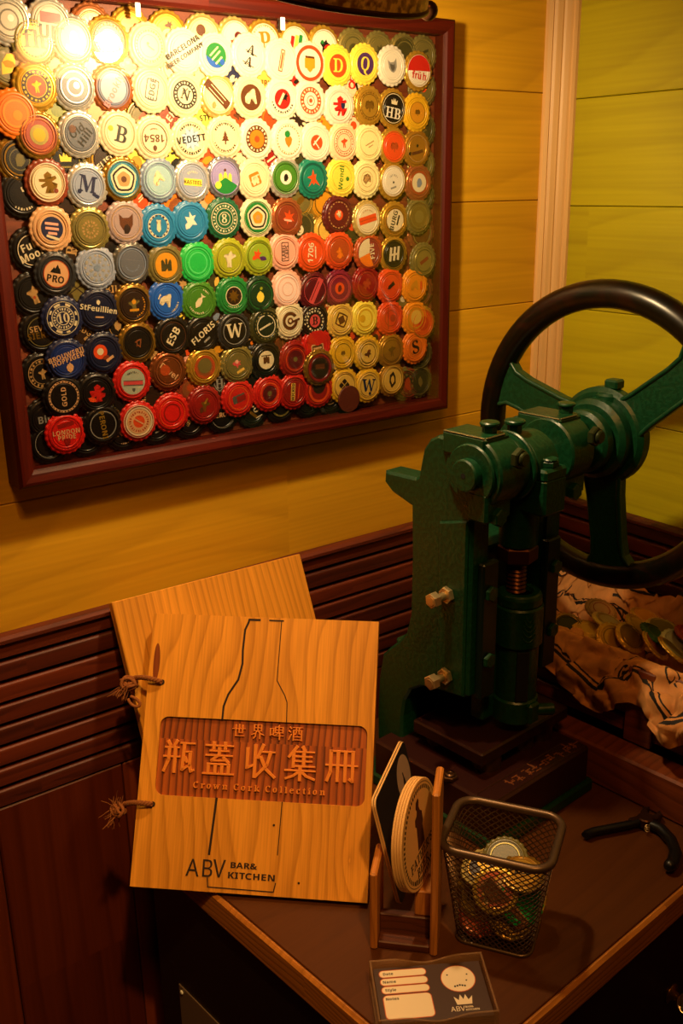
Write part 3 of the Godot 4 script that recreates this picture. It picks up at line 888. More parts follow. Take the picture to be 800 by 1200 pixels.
	board_cap(-480.9, -83.1, 1, "gold_dk", "darkbrown", "p olive figure 11 0;b amber 7 1.6 0 0 -3.6;d amber 1.6 0 2;k amber 8 1 10 280 400", "dark brown bottle cap with dim gold figure and lettering")
	board_cap(-453.2, -82.1, 1, "blue", "blue", "p cream bear 11 -20 -1 0;k cream 8.6 1.4 8 290 350;b cream 4 1 60 -6 3", "royal blue bottle cap with a cream bird-like shape")
	board_cap(-425.2, -84.9, 1, "leafgreen", "leafgreen", "p cream fish 12 52 0 0;k cream 8.6 1.3 9 200 290;k cream 8.6 1.3 5 30 70", "grass green bottle cap with a cream leaping fish")
	board_cap(-394.2, -83.3, 1, "green", "green", "d darkbrown 6.4;s gold_dk 8 5 1.4 10;r cream 6.4 7;k cream 8.2 1 8 230 300", "green bottle cap with dark centre and golden star")
	board_cap(-369.3, -84.5, 1, "green_vdk", "green_vdk", "p yellow lemon 9 0 0 -1;d yellowgreen 1.2 1 5;r green 10 10.4", "very dark green bottle cap with a yellow lemon")
	board_cap(-342.4, -81.6, 1, "pink", "palepink", "r pink 8.4 9;r pink 4.6 5.2", "plain pale pink bottle cap without print")
	board_cap(-314.8, -85.0, 1, "maroon", "maroon", "b redpink 21 5 60 1 0;b maroon 16 .7 60 0 0;r redpink 9.8 10.2", "maroon bottle cap with a raised pink diagonal band")
	board_cap(-288.7, -84.7, 1, "wine", "wine", "d redorange 4.6;p maroon head 6 0;r redpink 8.8 9.4;r redpink 10 10.4", "wine red bottle cap with orange red face in a ring")
	board_cap(-258.8, -83.1, 1, "red_dk", "red_dk", "r rust 9 9.6;p rust clover 10 30", "brick red bottle cap with a raised knot relief")
	board_cap(-231.6, -86.5, 1, "redorange", "redorange", "p darkbrown fish 9 35;r rust 9.6 10", "orange red bottle cap with a dark slanting mark")
	board_cap(-202.4, -88.5, 1, "amberorange", "amberorange", "p amber bear 10 0 -1 0;b redorange 2 7 0 6 0;r amber 9.4 9.8", "amber orange bottle cap with a golden animal and red stripe")
	board_cap(-536.7, -118.3, 1, "navy", "blue_dk", "t peachtan BROUWERIJ 3.4 14 -.5 3.5;t peachtan HOPPIGER 3.4 14 .5 .4;p peachtan hop 7.5 0 1.5 -5", "deep blue bottle cap with tan lettering above a hop cone")
	board_cap(-508.0, -116.4, 1, "navy_dk", "navy_dk", "d redorange 5 -2.6 1.2;d cream 2.4 -2.6 1.4;b peachtan 6 2 30 4 -4;p redbrown leaf 6 0 1 -3;r navy 9.8 10.4", "dark blue bottle cap with an orange red eye emblem")
	board_cap(-479.9, -111.7, 1, "gold_dk", "nearblack", "p copper mountain 7 80;p nearblack mountain 4 80;b copper 5 .6 80 -1 0", "gold crimped black bottle cap with a small copper triangle")
	board_cap(-450.1, -109.5, 1, "nearblack", "nearblack", "t cream ESB 6 55;r brown 9.6 10", "black bottle cap with three cream letters rising steeply")
	board_cap(-423.9, -110.8, 1, "nearblack", "nearblack", "t cream FLORIS 5 35 0 1;b grey 6 1.6 35 3 -4", "black bottle cap with a slanted cream word over a grey line")
	board_cap(-394.9, -110.9, 1, "charcoal", "nearblack", "t cream W 10 0;r grey 9.4 9.9", "black bottle cap with one large cream gothic letter in a grey ring")
	board_cap(-364.7, -109.6, 1, "olive_dk", "green_black", "r cream 7.6 8.4;b cream 13 1.4 22 0 0;b green_black 16 2.2 -50 0 8;k olive_lt 9.8 1 20 0 360", "green black bottle cap with a cream ring and slanted bar")
	board_cap(-340.8, -107.6, 1, "cream", "cream", "r brown 4.4 7;b cream 8 3 20 5 1.5;b brown 8 1.6 15 5 0;d brown 2.6;d cream 1.2", "cream bottle cap with a thick dark spiral letter")
	board_cap(-315.5, -109.8, 1, "darkbrown", "darkbrown", "d redpink 5;t darkbrown B 6 0;k cream 7.6 1.6 18 0 360;k cream 9.8 1 8 60 200", "dark brown bottle cap with cream lettering around a pink red seal")
	board_cap(-287.3, -111.6, 1, "yellowtan", "yellowtan", "s brown 4 7 4.6 20;s yellowtan 4 5.4 3.6 20;s brown 4 4 2.4 65;r tan 9.6 10", "yellow tan bottle cap with a brown knotwork square")
	board_cap(-260.9, -112.5, 1, "yellow", "yellow", "r yellow_dk 6.4 7.6;d yellow_dk 3 -3 0;r yellow_dk 9.8 10.3", "clear yellow bottle cap with crescent relief, no print")
	board_cap(-231.5, -115.0, 1, "redorange", "redorange", "r rust 6 6.8;b rust 1.2 18 0 -3 0;d rust 3 2 0", "orange red bottle cap with a scored line down its face")
	board_cap(-202.0, -117.6, 1, "amberorange", "amberorange", "d cream 4.2 0 0;r amber 7.6 9;d yellowtan 6 .5 1", "amber bottle cap with a small pale centre")
	board_cap(-192.5, -123.1, 1, "gold", "redorange", "d red 6 0 0", "small red orange bottle cap with gold rim tucked beside the frame rail")
	board_cap(-486.6, -140.2, 1, "red", "red", "d greygreen 9.2;b redpink 15 2.6 -5 0 -1;b dimgrey 15 .5 -5 0 .6;b dimgrey 15 .5 -5 0 -2.6;p dimgrey shield 3 0 0 -6;k dimgrey 6.6 1.4 7 50 130", "red bottle cap with a grey green disc and red lettered stripe")
	board_cap(-455.8, -136.0, 1, "copper_dk", "copper_dk", "t peachtan Duvel 4.4 -42 0 0;r copper 9.4 10;d rust 4 -3 1", "dark copper bottle cap with a downhill pale word")
	board_cap(-424.0, -136.4, 1, "gold", "gold", "d copper 8.6;r rust 6.6 8.6;d olive 5.6 0 1", "gold bottle cap with an empty coppery dish")
	board_cap(-393.2, -137.9, 1, "olive_lt", "olive", "p redpink bird 8 0 -1 0;b yellowtan 7 2 24 2 -5;r olive_lt 9.6 10;d pink 1.5 -1 2", "olive gold bottle cap with a pinkish red bird")
	board_cap(-365.9, -137.5, 1, "nearblack", "nearblack", "d cream 7;p brown castle 7 0 0 0;b brown 9 .7 0 0 3.4", "black bottle cap with a round cream picture")
	board_cap(-336.8, -140.1, 1, "red_dk", "red_dk", "d maroon 7;d olive 2 0 0;r redorange 8.4 9", "dark red bottle cap with a tiny green dot")
	board_cap(-313.4, -131.0, 1, "red", "red", "b peachtan 12 9 5 0 -3;b brown 10 7 5 0 -3;b peachtan 8 1.6 5 0 -2;w red 12 20 160", "red bottle cap with a tan picture, half covered by a maroon cap")
	board_cap(-286.0, -140.6, 1, "yellow_dk", "yellow_dk", "r gold_dk 7.6 8.2;p gold_dk clover 5 0", "golden yellow bottle cap with tiny faint central mark")
	board_cap(-258.2, -143.6, 1, "yellow_dk", "yellowtan", "p brown bird 8 10 0 -1;p redbrown leaf 4 0 1 2;r gold_dk 7.6 8.2;r gold_dk 9.8 10.2", "yellow bottle cap with a brown duck")
	board_cap(-230.5, -144.3, 1, "tangold", "tangold", "p gold_dk figure 10 0;r gold_dk 8.8 9.2", "tan gold bottle cap with blurred raised figure")
	board_cap(-201.7, -144.2, 1, "orange", "orange", "r rust 6.6 7;t darkbrown S 11 10", "orange bottle cap with a dark curling S shape")
	board_cap(-542.0, -144.5, 1, "nearblack", "nearblack", "r peachtan 9.4 10.8;t peachtan GOLD 3.6 90 0 0;k nearblack 10.1 .9 30 0 360", "black bottle cap with tan lettered ring and an upright word")
	board_cap(-516.2, -145.4, 1, "nearblack", "nearblack", "p red lion 13 0 0 0;p redorange leaf 7 -40 -4 -4", "black bottle cap with a crumpled red figure")
	board_cap(-455.4, -169.2, 1, "red", "brightred", "r red_dk 6 7;r redorange 9.8 10.4", "bright red bottle cap with plain ringed face")
	board_cap(-426.0, -167.2, 1, "red_dk", "red_dk", "p gold_dk figure 10 -20 0 0;b gold 5 1.4 50 1 3;p brown head 5 0 -3 -3", "dark red bottle cap with small golden brown figure")
	board_cap(-393.9, -166.0, 1, "red", "red", "b dimgrey 11 6 14 0 0;b red_dk 8 4.4 14 2 0;r redorange 8 9", "red bottle cap with a dark red car shape")
	board_cap(-363.8, -165.8, 1, "red", "red", "d maroon 6.4;d olive 2 0 0;r redorange 7.4 8.6", "red bottle cap with a dark round centre")
	board_cap(-338.6, -167.7, 1, "red", "red_dk", "b yellowtan 4 14 -4 -1.4 0;t black WICKED 2.6 86 -1.4 0;b redorange 1 12 -8 4 0", "red bottle cap with an upright yellow banner")
	board_cap(-312.6, -169.6, 1, "red", "red_dk", "d darkbrown 6 0 3;r redorange 8 10", "red bottle cap with gold crimps, overlapped from above by a dark maroon cap")
	board_cap(-313.4, -149.7, 2, "gold_dk", "maroon", "d darkbrown 8;b brown 9 4 0 0 1;r red_dk 9.4 10.8", "dark maroon bottle cap overlapping two red caps")
	board_cap(-284.5, -169.5, 1, "yellow_dk", "yellowtan", "b darkbrown 8 8 40 -.5 .5;b yellowtan 8 .5 40 -.5 .5;b yellowtan .5 8 40 -.5 .5;r gold_dk 9.8 10.2", "yellow bottle cap with a dark quartered square, half hidden by a brown disc")
	board_cap(-257.5, -172.9, 1, "yellow_dk", "yellowtan", "t navy W 10 -6;r gold_dk 8.6 9;d navy 1.3 1 -6.6", "yellow bottle cap with a navy letter W")
	board_cap(-229.4, -171.0, 1, "tangold", "yellowtan", "p darkbrown leaf 15 70;p yellowtan leaf 8 70;r gold_dk 10 10.4", "yellow tan bottle cap with a dark pointed oval")
	board_cap(-543.0, -171.9, 1, "brightred", "brightred", "b red_dk 12 3 8 0 6;t peachtan LONDON 3.4 0 0 1;t peachtan PRIDE 3.4 0 0 -2.6;p red_dk shield 6 0 0 -6;r red_dk 10.4 10.8", "flat bright red bottle cap with two short lines of tan lettering")
	board_cap(-513.7, -169.9, 1, "nearblack", "nearblack", "r grey 9.2 9.9;t gold PERONI 4 -84 0 0", "black bottle cap with silver ring and an upright gold word")
	board_cap(-484.3, -171.7, 1, "red", "cream", "d peachtan 9;d redorange 4.4;k rust 6.8 1.6 24 0 360;b peachtan 9 1 -35 0 0;r cream 9.4 10.4;r red_dk 10.4 10.9", "red bottle cap with cream ring around a small red disc")
	board_cap(-494.2, 104.0, 0, "copper", "copper_dk", "s bluegrey 14 8 1.6 0;d rust 1.4;r tan 10 10.4", "copper bottle cap with a blue grey sunburst in the top row")
	board_cap(-465.1, 104.0, 0, "gold", "gold", "d amber 8;d orange 3 0 2;t rust CAMP 4 4 0 -4", "gold bottle cap with an orange dot above a faint word")
	board_cap(-436.5, 104.0, 0, "gold", "yellow", "p brown bird 7 20 1 5;b tan 11 1.6 4 0 -3;d paleyellow 5 0 -2", "yellow bottle cap with a brown bird above a script line")
	board_cap(-407.4, 104.0, 0, "gold_lt", "paleyellow", "d brown 3.6 -2 4;t brown Goldstern 3.2 25 0 -3", "pale yellow bottle cap with a brown ball over a slanted word")
	board_cap(-380.0, 104.0, 0, "gold_lt", "white", "p redorange bird 8 -20 -1 -3;d maroon 3 2 2", "white bottle cap with red parrot shape in the topmost row")
	board_cap(-354.2, 104.0, 0, "gold", "white", "t orange P 12 6;k tan 10 1 12 30 150", "gold rimmed white bottle cap with a heavy orange letter")
	board_cap(-325.9, 104.0, 0, "gold", "white", "b red 3 11 -12 -3 0;b yellow 3 11 -12 .6 .6;b green 3 11 -12 4 1;b black 2 2 0 -7 0", "gold rimmed white bottle cap with red, yellow and green bars")
	board_cap(-297.9, 104.0, 0, "gold", "white", "p black figure 12 -15;p red leaf 6 0 2 0;d green 1.4 -2 3", "gold rimmed white bottle cap with a dark jumbled figure")
	board_cap(-268.8, 104.0, 0, "olive_lt", "olive", "r olive_dk 8 8.6;d olive_dk 4", "olive bottle cap close under the top rail, first of four")
	board_cap(-241.2, 104.0, 0, "olive_lt", "olive", "p olive_dk bird 10 40", "olive bottle cap with a dark bird, close under the top rail")
	board_cap(-214.3, 104.0, 0, "olive_lt", "olive_dk", "r olive 8 8.8", "dark olive blank bottle cap close under the top rail")
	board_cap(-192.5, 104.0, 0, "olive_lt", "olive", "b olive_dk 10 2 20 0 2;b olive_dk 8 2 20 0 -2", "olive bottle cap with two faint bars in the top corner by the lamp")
	board_cap(-192.5, 77.7, 0, "olive", "olive", "d redorange 3 0 0;p redbrown leaf 5 0 0 1", "olive bottle cap with a small red blossom near the frame rail")
	board_cap(-555.0, 77.8, 0, "gold_dk", "olive", "p gold leaf 16 40;p gold_dk leaf 9 -30", "tarnished gold bottle cap with leafy relief cut by the frame")
	board_cap(-524.8, 50.7, 0, "olive_lt", "yellowgreen", "d yellowgreen_dk 4", "plain yellow green bottle cap half under the silver ringed one")
	board_cap(-519.2, 75.5, 0, "olive_lt", "yellowgreen", "r yellowgreen_dk 7 7.6", "plain yellow green bottle cap behind the bright glint")
	board_cap(-493.1, 77.3, 0, "copper", "peachtan", "r copper 8 8.6", "coppery peach bottle cap peeping out near the eye-marked gold one")
	board_cap(-495.1, 49.9, 0, "peachtan", "peachtan", "r copper 7 7.8;r copper 9.4 9.9", "peach bottle cap with faint rings behind the slate script cap")
	board_cap(-468.7, 76.9, 0, "rust", "rust", "k peachtan 6 2 9 0 360;b peachtan 9 2 20 0 0", "rust bottle cap with pale script squeezed between cream caps")
	board_cap(-432.7, 81.5, 0, "gold_lt", "cream", "r tan 8 8.4", "cream bottle cap hidden behind the word-boxed one")
	board_cap(-409.8, 75.7, 0, "cream", "paleyellow", "k tan 7 1.4 12 0 360", "pale bottle cap with worn lettering behind the brown banner one")
	board_cap(-384.9, 75.0, 0, "purple", "navy", "p cream leaf 6 20 0 2;b cream 9 1.4 22 0 0", "navy bottle cap with white slanted lettering under the two-letter cap")
	board_cap(-352.5, 78.2, 0, "gold", "yellowtan", "t brown CIRKUS 4 0 0 -3;r tan 9 9.4", "yellow tan bottle cap with a brown word behind two white ones")
	board_cap(-326.2, 77.0, 0, "redbrown", "maroon", "d red 4 0 0;p black leaf 6 0", "maroon bottle cap showing a red spot between white caps")
	board_cap(-270.1, 79.4, 0, "gold_dk", "cream", "t red 8 10 0;b black 2 5 20 4 -3", "cream bottle cap with a red numeral peeping between yellow caps")
	board_cap(-554.6, 18.8, 0, "gold_dk", "nearblack", "r gold_dk 8.8 9.8;r olive 6 6.6;p olive head 9 0", "black bottle cap with dull gold rings and a dim face")
	board_cap(-522.2, 18.4, 0, "olive", "nearblack", "p yellow crown 9 0 0 2;r olive_lt 9 9.6;b olive_lt 10 1 0 0 -4", "black bottle cap with yellow crown emblem")
	board_cap(-491.7, 18.4, 0, "gold", "darkbrown", "t cream ELISIR 4 35;b cream 6 .6 -50 0 5;r gold 9.6 10.6", "dark brown bottle cap with a thin cream word and gold ring")
	board_cap(-555.0, -3.5, 0, "nearblack", "nearblack", "k cream 9 1.6 7 230 310;b cream 1.4 3 20 0 3", "black bottle cap with a few pale letters beside the frame")
	board_cap(-523.0, -7.0, 0, "nearblack", "darkbrown", "k olive_lt 6 4 5 300 400", "dark brown bottle cap with dim gold strokes")
	board_cap(-468.6, 17.3, 0, "gold", "yellow", "r amber 8 9;d amber 4", "plain golden bottle cap under the year cap")
	board_cap(-460.7, 46.3, 0, "gold_dk", "olive", "p rust leaf 14 30;d amber 3 -3 -3", "mottled gold bottle cap with a rusty patch")
	board_cap(-438.6, 49.1, 0, "rust", "redbrown", "t cream LEFT 5 50 0 0", "red brown bottle cap with a pale word rising between cream caps")
	board_cap(-407.9, 48.7, 0, "gold", "yellow", "t black STYR 4 5 0 0", "yellow bottle cap with black letters behind two cream ones")
	board_cap(-437.5, 16.1, 0, "gold", "yellow", "p black leaf 11 20;k black 7 1.6 9 0 360", "yellow bottle cap with ragged black print")
	board_cap(-409.8, 18.6, 0, "rust", "redorange", "p amber leaf 10 0;k amber 8 1.4 10 0 360", "orange red bottle cap with amber leaf behind the word and star cap")
	board_cap(-380.3, 48.2, 0, "rust", "rust", "p brown bird 8 0 -1 2", "rust bottle cap with brown bird below the bear cap")
	board_cap(-350.6, 48.9, 0, "orange", "rust", "r orange 7 8", "plain rust orange bottle cap between the bear and red disc caps")
	board_cap(-381.1, 19.9, 0, "redorange", "redorange", "s cream 6 6 2.4 0", "orange red bottle cap with a cream star")
	board_cap(-351.9, 19.9, 0, "redpink", "red_dk", "b cream 9 1.4 30 0 0;r cream 6 6.5", "dark red bottle cap with a cream crossed ring")
	board_cap(-324.7, 48.2, 0, "brown", "darkbrown", "k cream 5 3 9 0 360", "brown bottle cap with pale stripes above the strawberry one")
	board_cap(-296.0, 46.3, 0, "gold_dk", "amber", "k redorange 6 1.6 10 0 360", "amber bottle cap with red specks behind pale caps")
	board_cap(-269.6, 46.2, 0, "cream", "cream", "d redorange 3;r rust 6 7", "small cream and rust cap wedged below the lion")
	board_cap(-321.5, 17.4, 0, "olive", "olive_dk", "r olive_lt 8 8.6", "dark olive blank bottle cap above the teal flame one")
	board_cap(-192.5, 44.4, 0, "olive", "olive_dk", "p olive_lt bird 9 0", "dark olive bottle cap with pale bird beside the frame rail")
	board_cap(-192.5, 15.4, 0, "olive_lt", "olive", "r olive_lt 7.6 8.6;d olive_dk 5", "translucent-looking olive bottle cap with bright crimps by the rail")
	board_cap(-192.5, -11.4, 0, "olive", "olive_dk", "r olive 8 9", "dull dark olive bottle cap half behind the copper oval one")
	board_cap(-467.4, -8.7, 0, "redpink", "redorange", "b cream 5 .8 40 0 0;b cream 5 .8 40 0 2;r cream 6 6.5;k cream 9 1.6 16 0 360", "small red bottle cap with cream hatching in its centre")
	board_cap(-440.4, -12.9, 0, "orange", "orange", "p copper leaf 14 20;r copper 8 9", "orange bottle cap with coppery swirls")
	board_cap(-410.1, -8.5, 0, "orange", "peachtan", "r orange 8 9;d orange 4", "peach orange blank bottle cap above the white bird one")
	board_cap(-325.0, -12.1, 0, "gold", "olive", "r gold 9 10;p gold_dk leaf 10 10", "olive gold bottle cap lying behind the red leaf one")
	board_cap(-300.9, -14.6, 0, "gold", "amber", "r gold_dk 8 9", "amber gold blank bottle cap beside the maroon one")
	board_cap(-324.8, -32.9, 0, "olive", "olive_dk", "d cream 4 -2 -2;t black c 5 0 -2 -2;r olive_lt 9 9.8", "dark olive bottle cap with a small cream disc")
	board_cap(-299.6, -36.5, 0, "gold_dk", "yellowtan", "r gold_dk 7 8", "yellow tan bottle cap squeezed beside the year-marked red one")
	board_cap(-272.5, -34.7, 0, "olive", "olive_dk", "d redorange 3 0 0", "olive bottle cap with one orange blot")
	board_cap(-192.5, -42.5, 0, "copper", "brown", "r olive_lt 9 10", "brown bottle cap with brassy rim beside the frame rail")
	board_cap(-552.5, -40.3, 0, "nearblack", "nearblack", "r cream 9.2 9.7;t cream Full 5 20 -2 2.6;t cream Moon 5 20 0 -3", "black bottle cap with two cream script words in a ring")
	board_cap(-524.1, -42.3, 0, "nearblack", "darkbrown", "t tan B 7 80 0 0;b tan 8 .7 0 4 0", "dark bottle cap with a tan sideways letter")
	board_cap(-492.7, -41.4, 0, "tan", "darkbrown", "r tan 7 10;d nearblack 3", "dark bottle cap with broad tan ring half hidden by the liner cap")
	board_cap(-554.7, -70.4, 0, "nearblack", "nearblack", "p tan figure 13 10;d rust 1 0 -2", "black bottle cap with a tan kneeling figure")
	board_cap(-523.0, -68.5, 0, "darkbrown", "darkbrown", "s olive_lt 4 9 5 0;b darkbrown 12 .7 30 0 0;b darkbrown 12 .7 -40 0 0", "dark brown bottle cap with a dim gold lattice diamond")
	board_cap(-493.2, -68.7, 0, "nearblack", "darkbrown", "t tan BILD 5 0 0 -2", "dark brown bottle cap with pale capitals below the foil one")
	board_cap(-436.7, -71.3, 0, "olive", "darkbrown", "p tan flower 10 10", "brown bottle cap with a tan blossom beneath the bright green one")
	board_cap(-407.2, -71.4, 0, "olive", "olive_dk", "r olive_lt 7 8;p yellowtan leaf 8 50", "dark olive bottle cap with yellow leaf near the bright green one")
	board_cap(-552.1, -96.8, 0, "nearblack", "nearblack", "r olive_lt 9.2 9.7;t tan SEVEN 4 4 0 2.5;t gold_dk SIERRA 4.4 4 0 -2", "black bottle cap with two lines of gold capitals")
	board_cap(-519.6, -99.3, 0, "darkbrown", "darkbrown", "t tan RIDGE 4 -35 0 0;b tan 3 2 30 0 -5", "dark brown bottle cap with a small pale downhill word")
	board_cap(-493.9, -98.6, 0, "olive", "nearblack", "r tan 8.8 9.4;r tan 6 6.5;p tan hop 8 0 0 1", "black bottle cap with tan rings around a flower bud")
	board_cap(-440.6, -95.0, 0, "olive", "darkbrown", "b yellow 7 1.4 30 0 0;b yellow 7 1.4 -30 0 2;b yellow 6 1.4 45 2 -2", "dark bottle cap with scratchy yellow strokes")
	board_cap(-409.6, -99.0, 0, "darkbrown", "darkbrown", "p greyblue leaf 9 20;b tan 8 1.2 10 2 -3", "brown bottle cap with pale blue fleck")
	board_cap(-377.5, -95.0, 0, "brown", "darkbrown", "p gold_dk bottle 9 10 0 0;d purple 3 5 -2", "brown bottle cap with gold bottle shape between green caps")
	board_cap(-410.4, -124.7, 0, "olive", "darkbrown", "p amber leaf 12 -20", "dark bottle cap with an amber leaf beside the slanted-word one")
	board_cap(-436.9, -127.2, 0, "brown", "darkbrown", "b pink 6 5 10 0 -2;b redorange 3 4 10 0 3", "brown bottle cap with a pink tab")
	board_cap(-464.9, -124.1, 0, "olive", "darkbrown", "d tan 4 0 0;p tan leaf 10 40", "brown bottle cap with tan smudge next to the copper triangle one")
	board_cap(-377.3, -122.6, 0, "nearblack", "nearblack", "d orange 1.4 0 0;b tan 6 1 0 0 3;b slate 6 2 0 0 -3", "black bottle cap with one tiny orange dash")
	board_cap(-348.0, -127.8, 0, "copper_dk", "brown", "r copper 6 8", "brown copper bottle cap beneath the spiral one")
	board_cap(-297.5, -98.7, 0, "redbrown", "rust", "p peachtan mountain 9 0 0 2", "rust bottle cap with a pale peak behind the wine red ones")
	board_cap(-272.8, -125.9, 0, "red_dk", "maroon", "p redorange leaf 11 60", "maroon bottle cap with orange red streak between yellow ones")
	board_cap(-243.7, -127.9, 0, "red_dk", "red_dk", "p redorange leaf 10 20;d darkbrown 3 -3 -3", "dark red bottle cap under the scored orange red one")
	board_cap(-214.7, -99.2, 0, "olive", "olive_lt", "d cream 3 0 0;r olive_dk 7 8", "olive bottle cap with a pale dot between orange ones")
	board_cap(-192.5, -94.1, 0, "copper", "brown", "r copper 9 9.8;d olive 4", "brown bottle cap with copper ring behind the amber striped one")
	board_cap(-554.8, -126.5, 0, "nearblack", "nearblack", "r tan 9.4 9.9;r tan 6.6 7;k tan 8.2 1.5 20 0 360;p tan figure 8 0", "black bottle cap with tan double ring and a small seated figure")
	board_cap(-521.3, -129.9, 0, "nearblack", "darkbrown", "k tan 6 2 6 40 140;d red 2 0 -4", "dark brown bottle cap with a red dot and tan flecks")
	board_cap(-492.7, -155.0, 0, "olive", "nearblack", "k olive_lt 9 1.6 12 200 320;r olive 9.6 10.2", "black bottle cap with dull olive ring below the grey green disc one")
	board_cap(-468.9, -155.6, 0, "olive", "darkbrown", "k tan 7.6 3 17 150 390", "dark bottle cap with a wreath of pale strokes")
	board_cap(-437.2, -153.0, 0, "copper", "redbrown", "d copper 6 0 0;d rust 3 1 1", "coppery bottle cap tucked between gold and red ones")
	board_cap(-409.7, -152.4, 0, "nearblack", "darkbrown", "p grey shield 13 0;p darkbrown shield 11 0;t grey H 7 0 0 0", "dark bottle cap with a grey H on a shield outline")
	board_cap(-377.1, -153.0, 0, "nearblack", "nearblack", "r olive_lt 9 9.5", "black bottle cap with one thin olive ring")
	board_cap(-339.2, -123.7, 0, "red_dk", "redbrown", "r copper 7 8", "red brown blank bottle cap under the cream picture one")
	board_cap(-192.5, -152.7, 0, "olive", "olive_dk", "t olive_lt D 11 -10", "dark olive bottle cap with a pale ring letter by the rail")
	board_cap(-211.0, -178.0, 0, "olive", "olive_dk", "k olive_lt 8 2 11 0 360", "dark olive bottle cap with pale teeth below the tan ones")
	board_cap(-266.8, -178.0, 0, "darkbrown", "darkbrown", "r brown 8 9;d gold 1 4 -4", "dark brown bottle cap near the brown disc")
	board_cap(-555.0, -159.6, 0, "nearblack", "nearblack", "t grey Birk 5 4", "black bottle cap with faint grey script")
	board_cap(-555.0, -178.0, 0, "nearblack", "nearblack", "b tan 1.2 12 -35 2 2;b tan 1.2 10 -35 5 1;r grey 10 10.4", "black bottle cap with two tan slashes in the lowest row")
	board_cap(-526.0, -178.0, 0, "nearblack", "nearblack", "p tan leaf 4 45 0 1;b tan 3 .8 50 1 2", "black bottle cap with a tan tick in the lowest row")
	board_cap(-496.1, -178.0, 0, "nearblack", "nearblack", "t peachtan BREW 6.4 4 0 0;k peachtan 9 1 6 250 300", "black bottle cap with large peach capitals in the lowest row")
	board_cap(-467.7, -178.0, 0, "nearblack", "nearblack", "b grey 8 1 20 2 -4;k grey 9 1 5 60 110", "black bottle cap with a grey streak in the lowest row")
	board_cap(-438.0, -178.0, 0, "nearblack", "nearblack", "b tan 4 9 -40 -1 0;t nearblack BIER 3 50 -1 0;b tan 4 .7 50 -3 3", "black bottle cap with a tan steep tab in the lowest row")
	board_cap(-407.8, -178.0, 0, "nearblack", "nearblack", "r grey 10 10.4;t peachtan PERONI 3.8 0 0 0;d rust 1.2 0 5", "black bottle cap with a level tan word under a rust dot")
	board_cap(-378.6, -178.0, 0, "nearblack", "nearblack", "b gold_dk 8 2.4 -40 0 -4;t cream 30 6 -65 2 2;b cream 6 .8 20 5 -6", "black bottle cap with gold and cream slashes in the lowest row")
	board_cap(-350.4, -178.0, 0, "nearblack", "nearblack", "r olive 8 9.4;b olive_dk 8 3 0 0 2", "black bottle cap with a dim olive ring in the lowest row")
	board_cap(-321.7, -178.0, 0, "nearblack", "nearblack", "p olive_dk bird 14 10;b olive_lt 5 .8 30 5 -6", "black bottle cap with a dim bird in the lowest row")
	board_cap(-298.5, -178.0, 0, "darkbrown", "nearblack", "d brown 5 -2 0;r tan 6 6.4", "black bottle cap with a brown spot beside the brown disc")
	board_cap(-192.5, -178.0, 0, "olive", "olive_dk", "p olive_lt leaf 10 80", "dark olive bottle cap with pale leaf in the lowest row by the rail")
	board_cap(-205.6, -178.0, 0, "redbrown", "redbrown", "d rust 6 0 0", "plain red brown bottle cap in the lowest row near the rail")

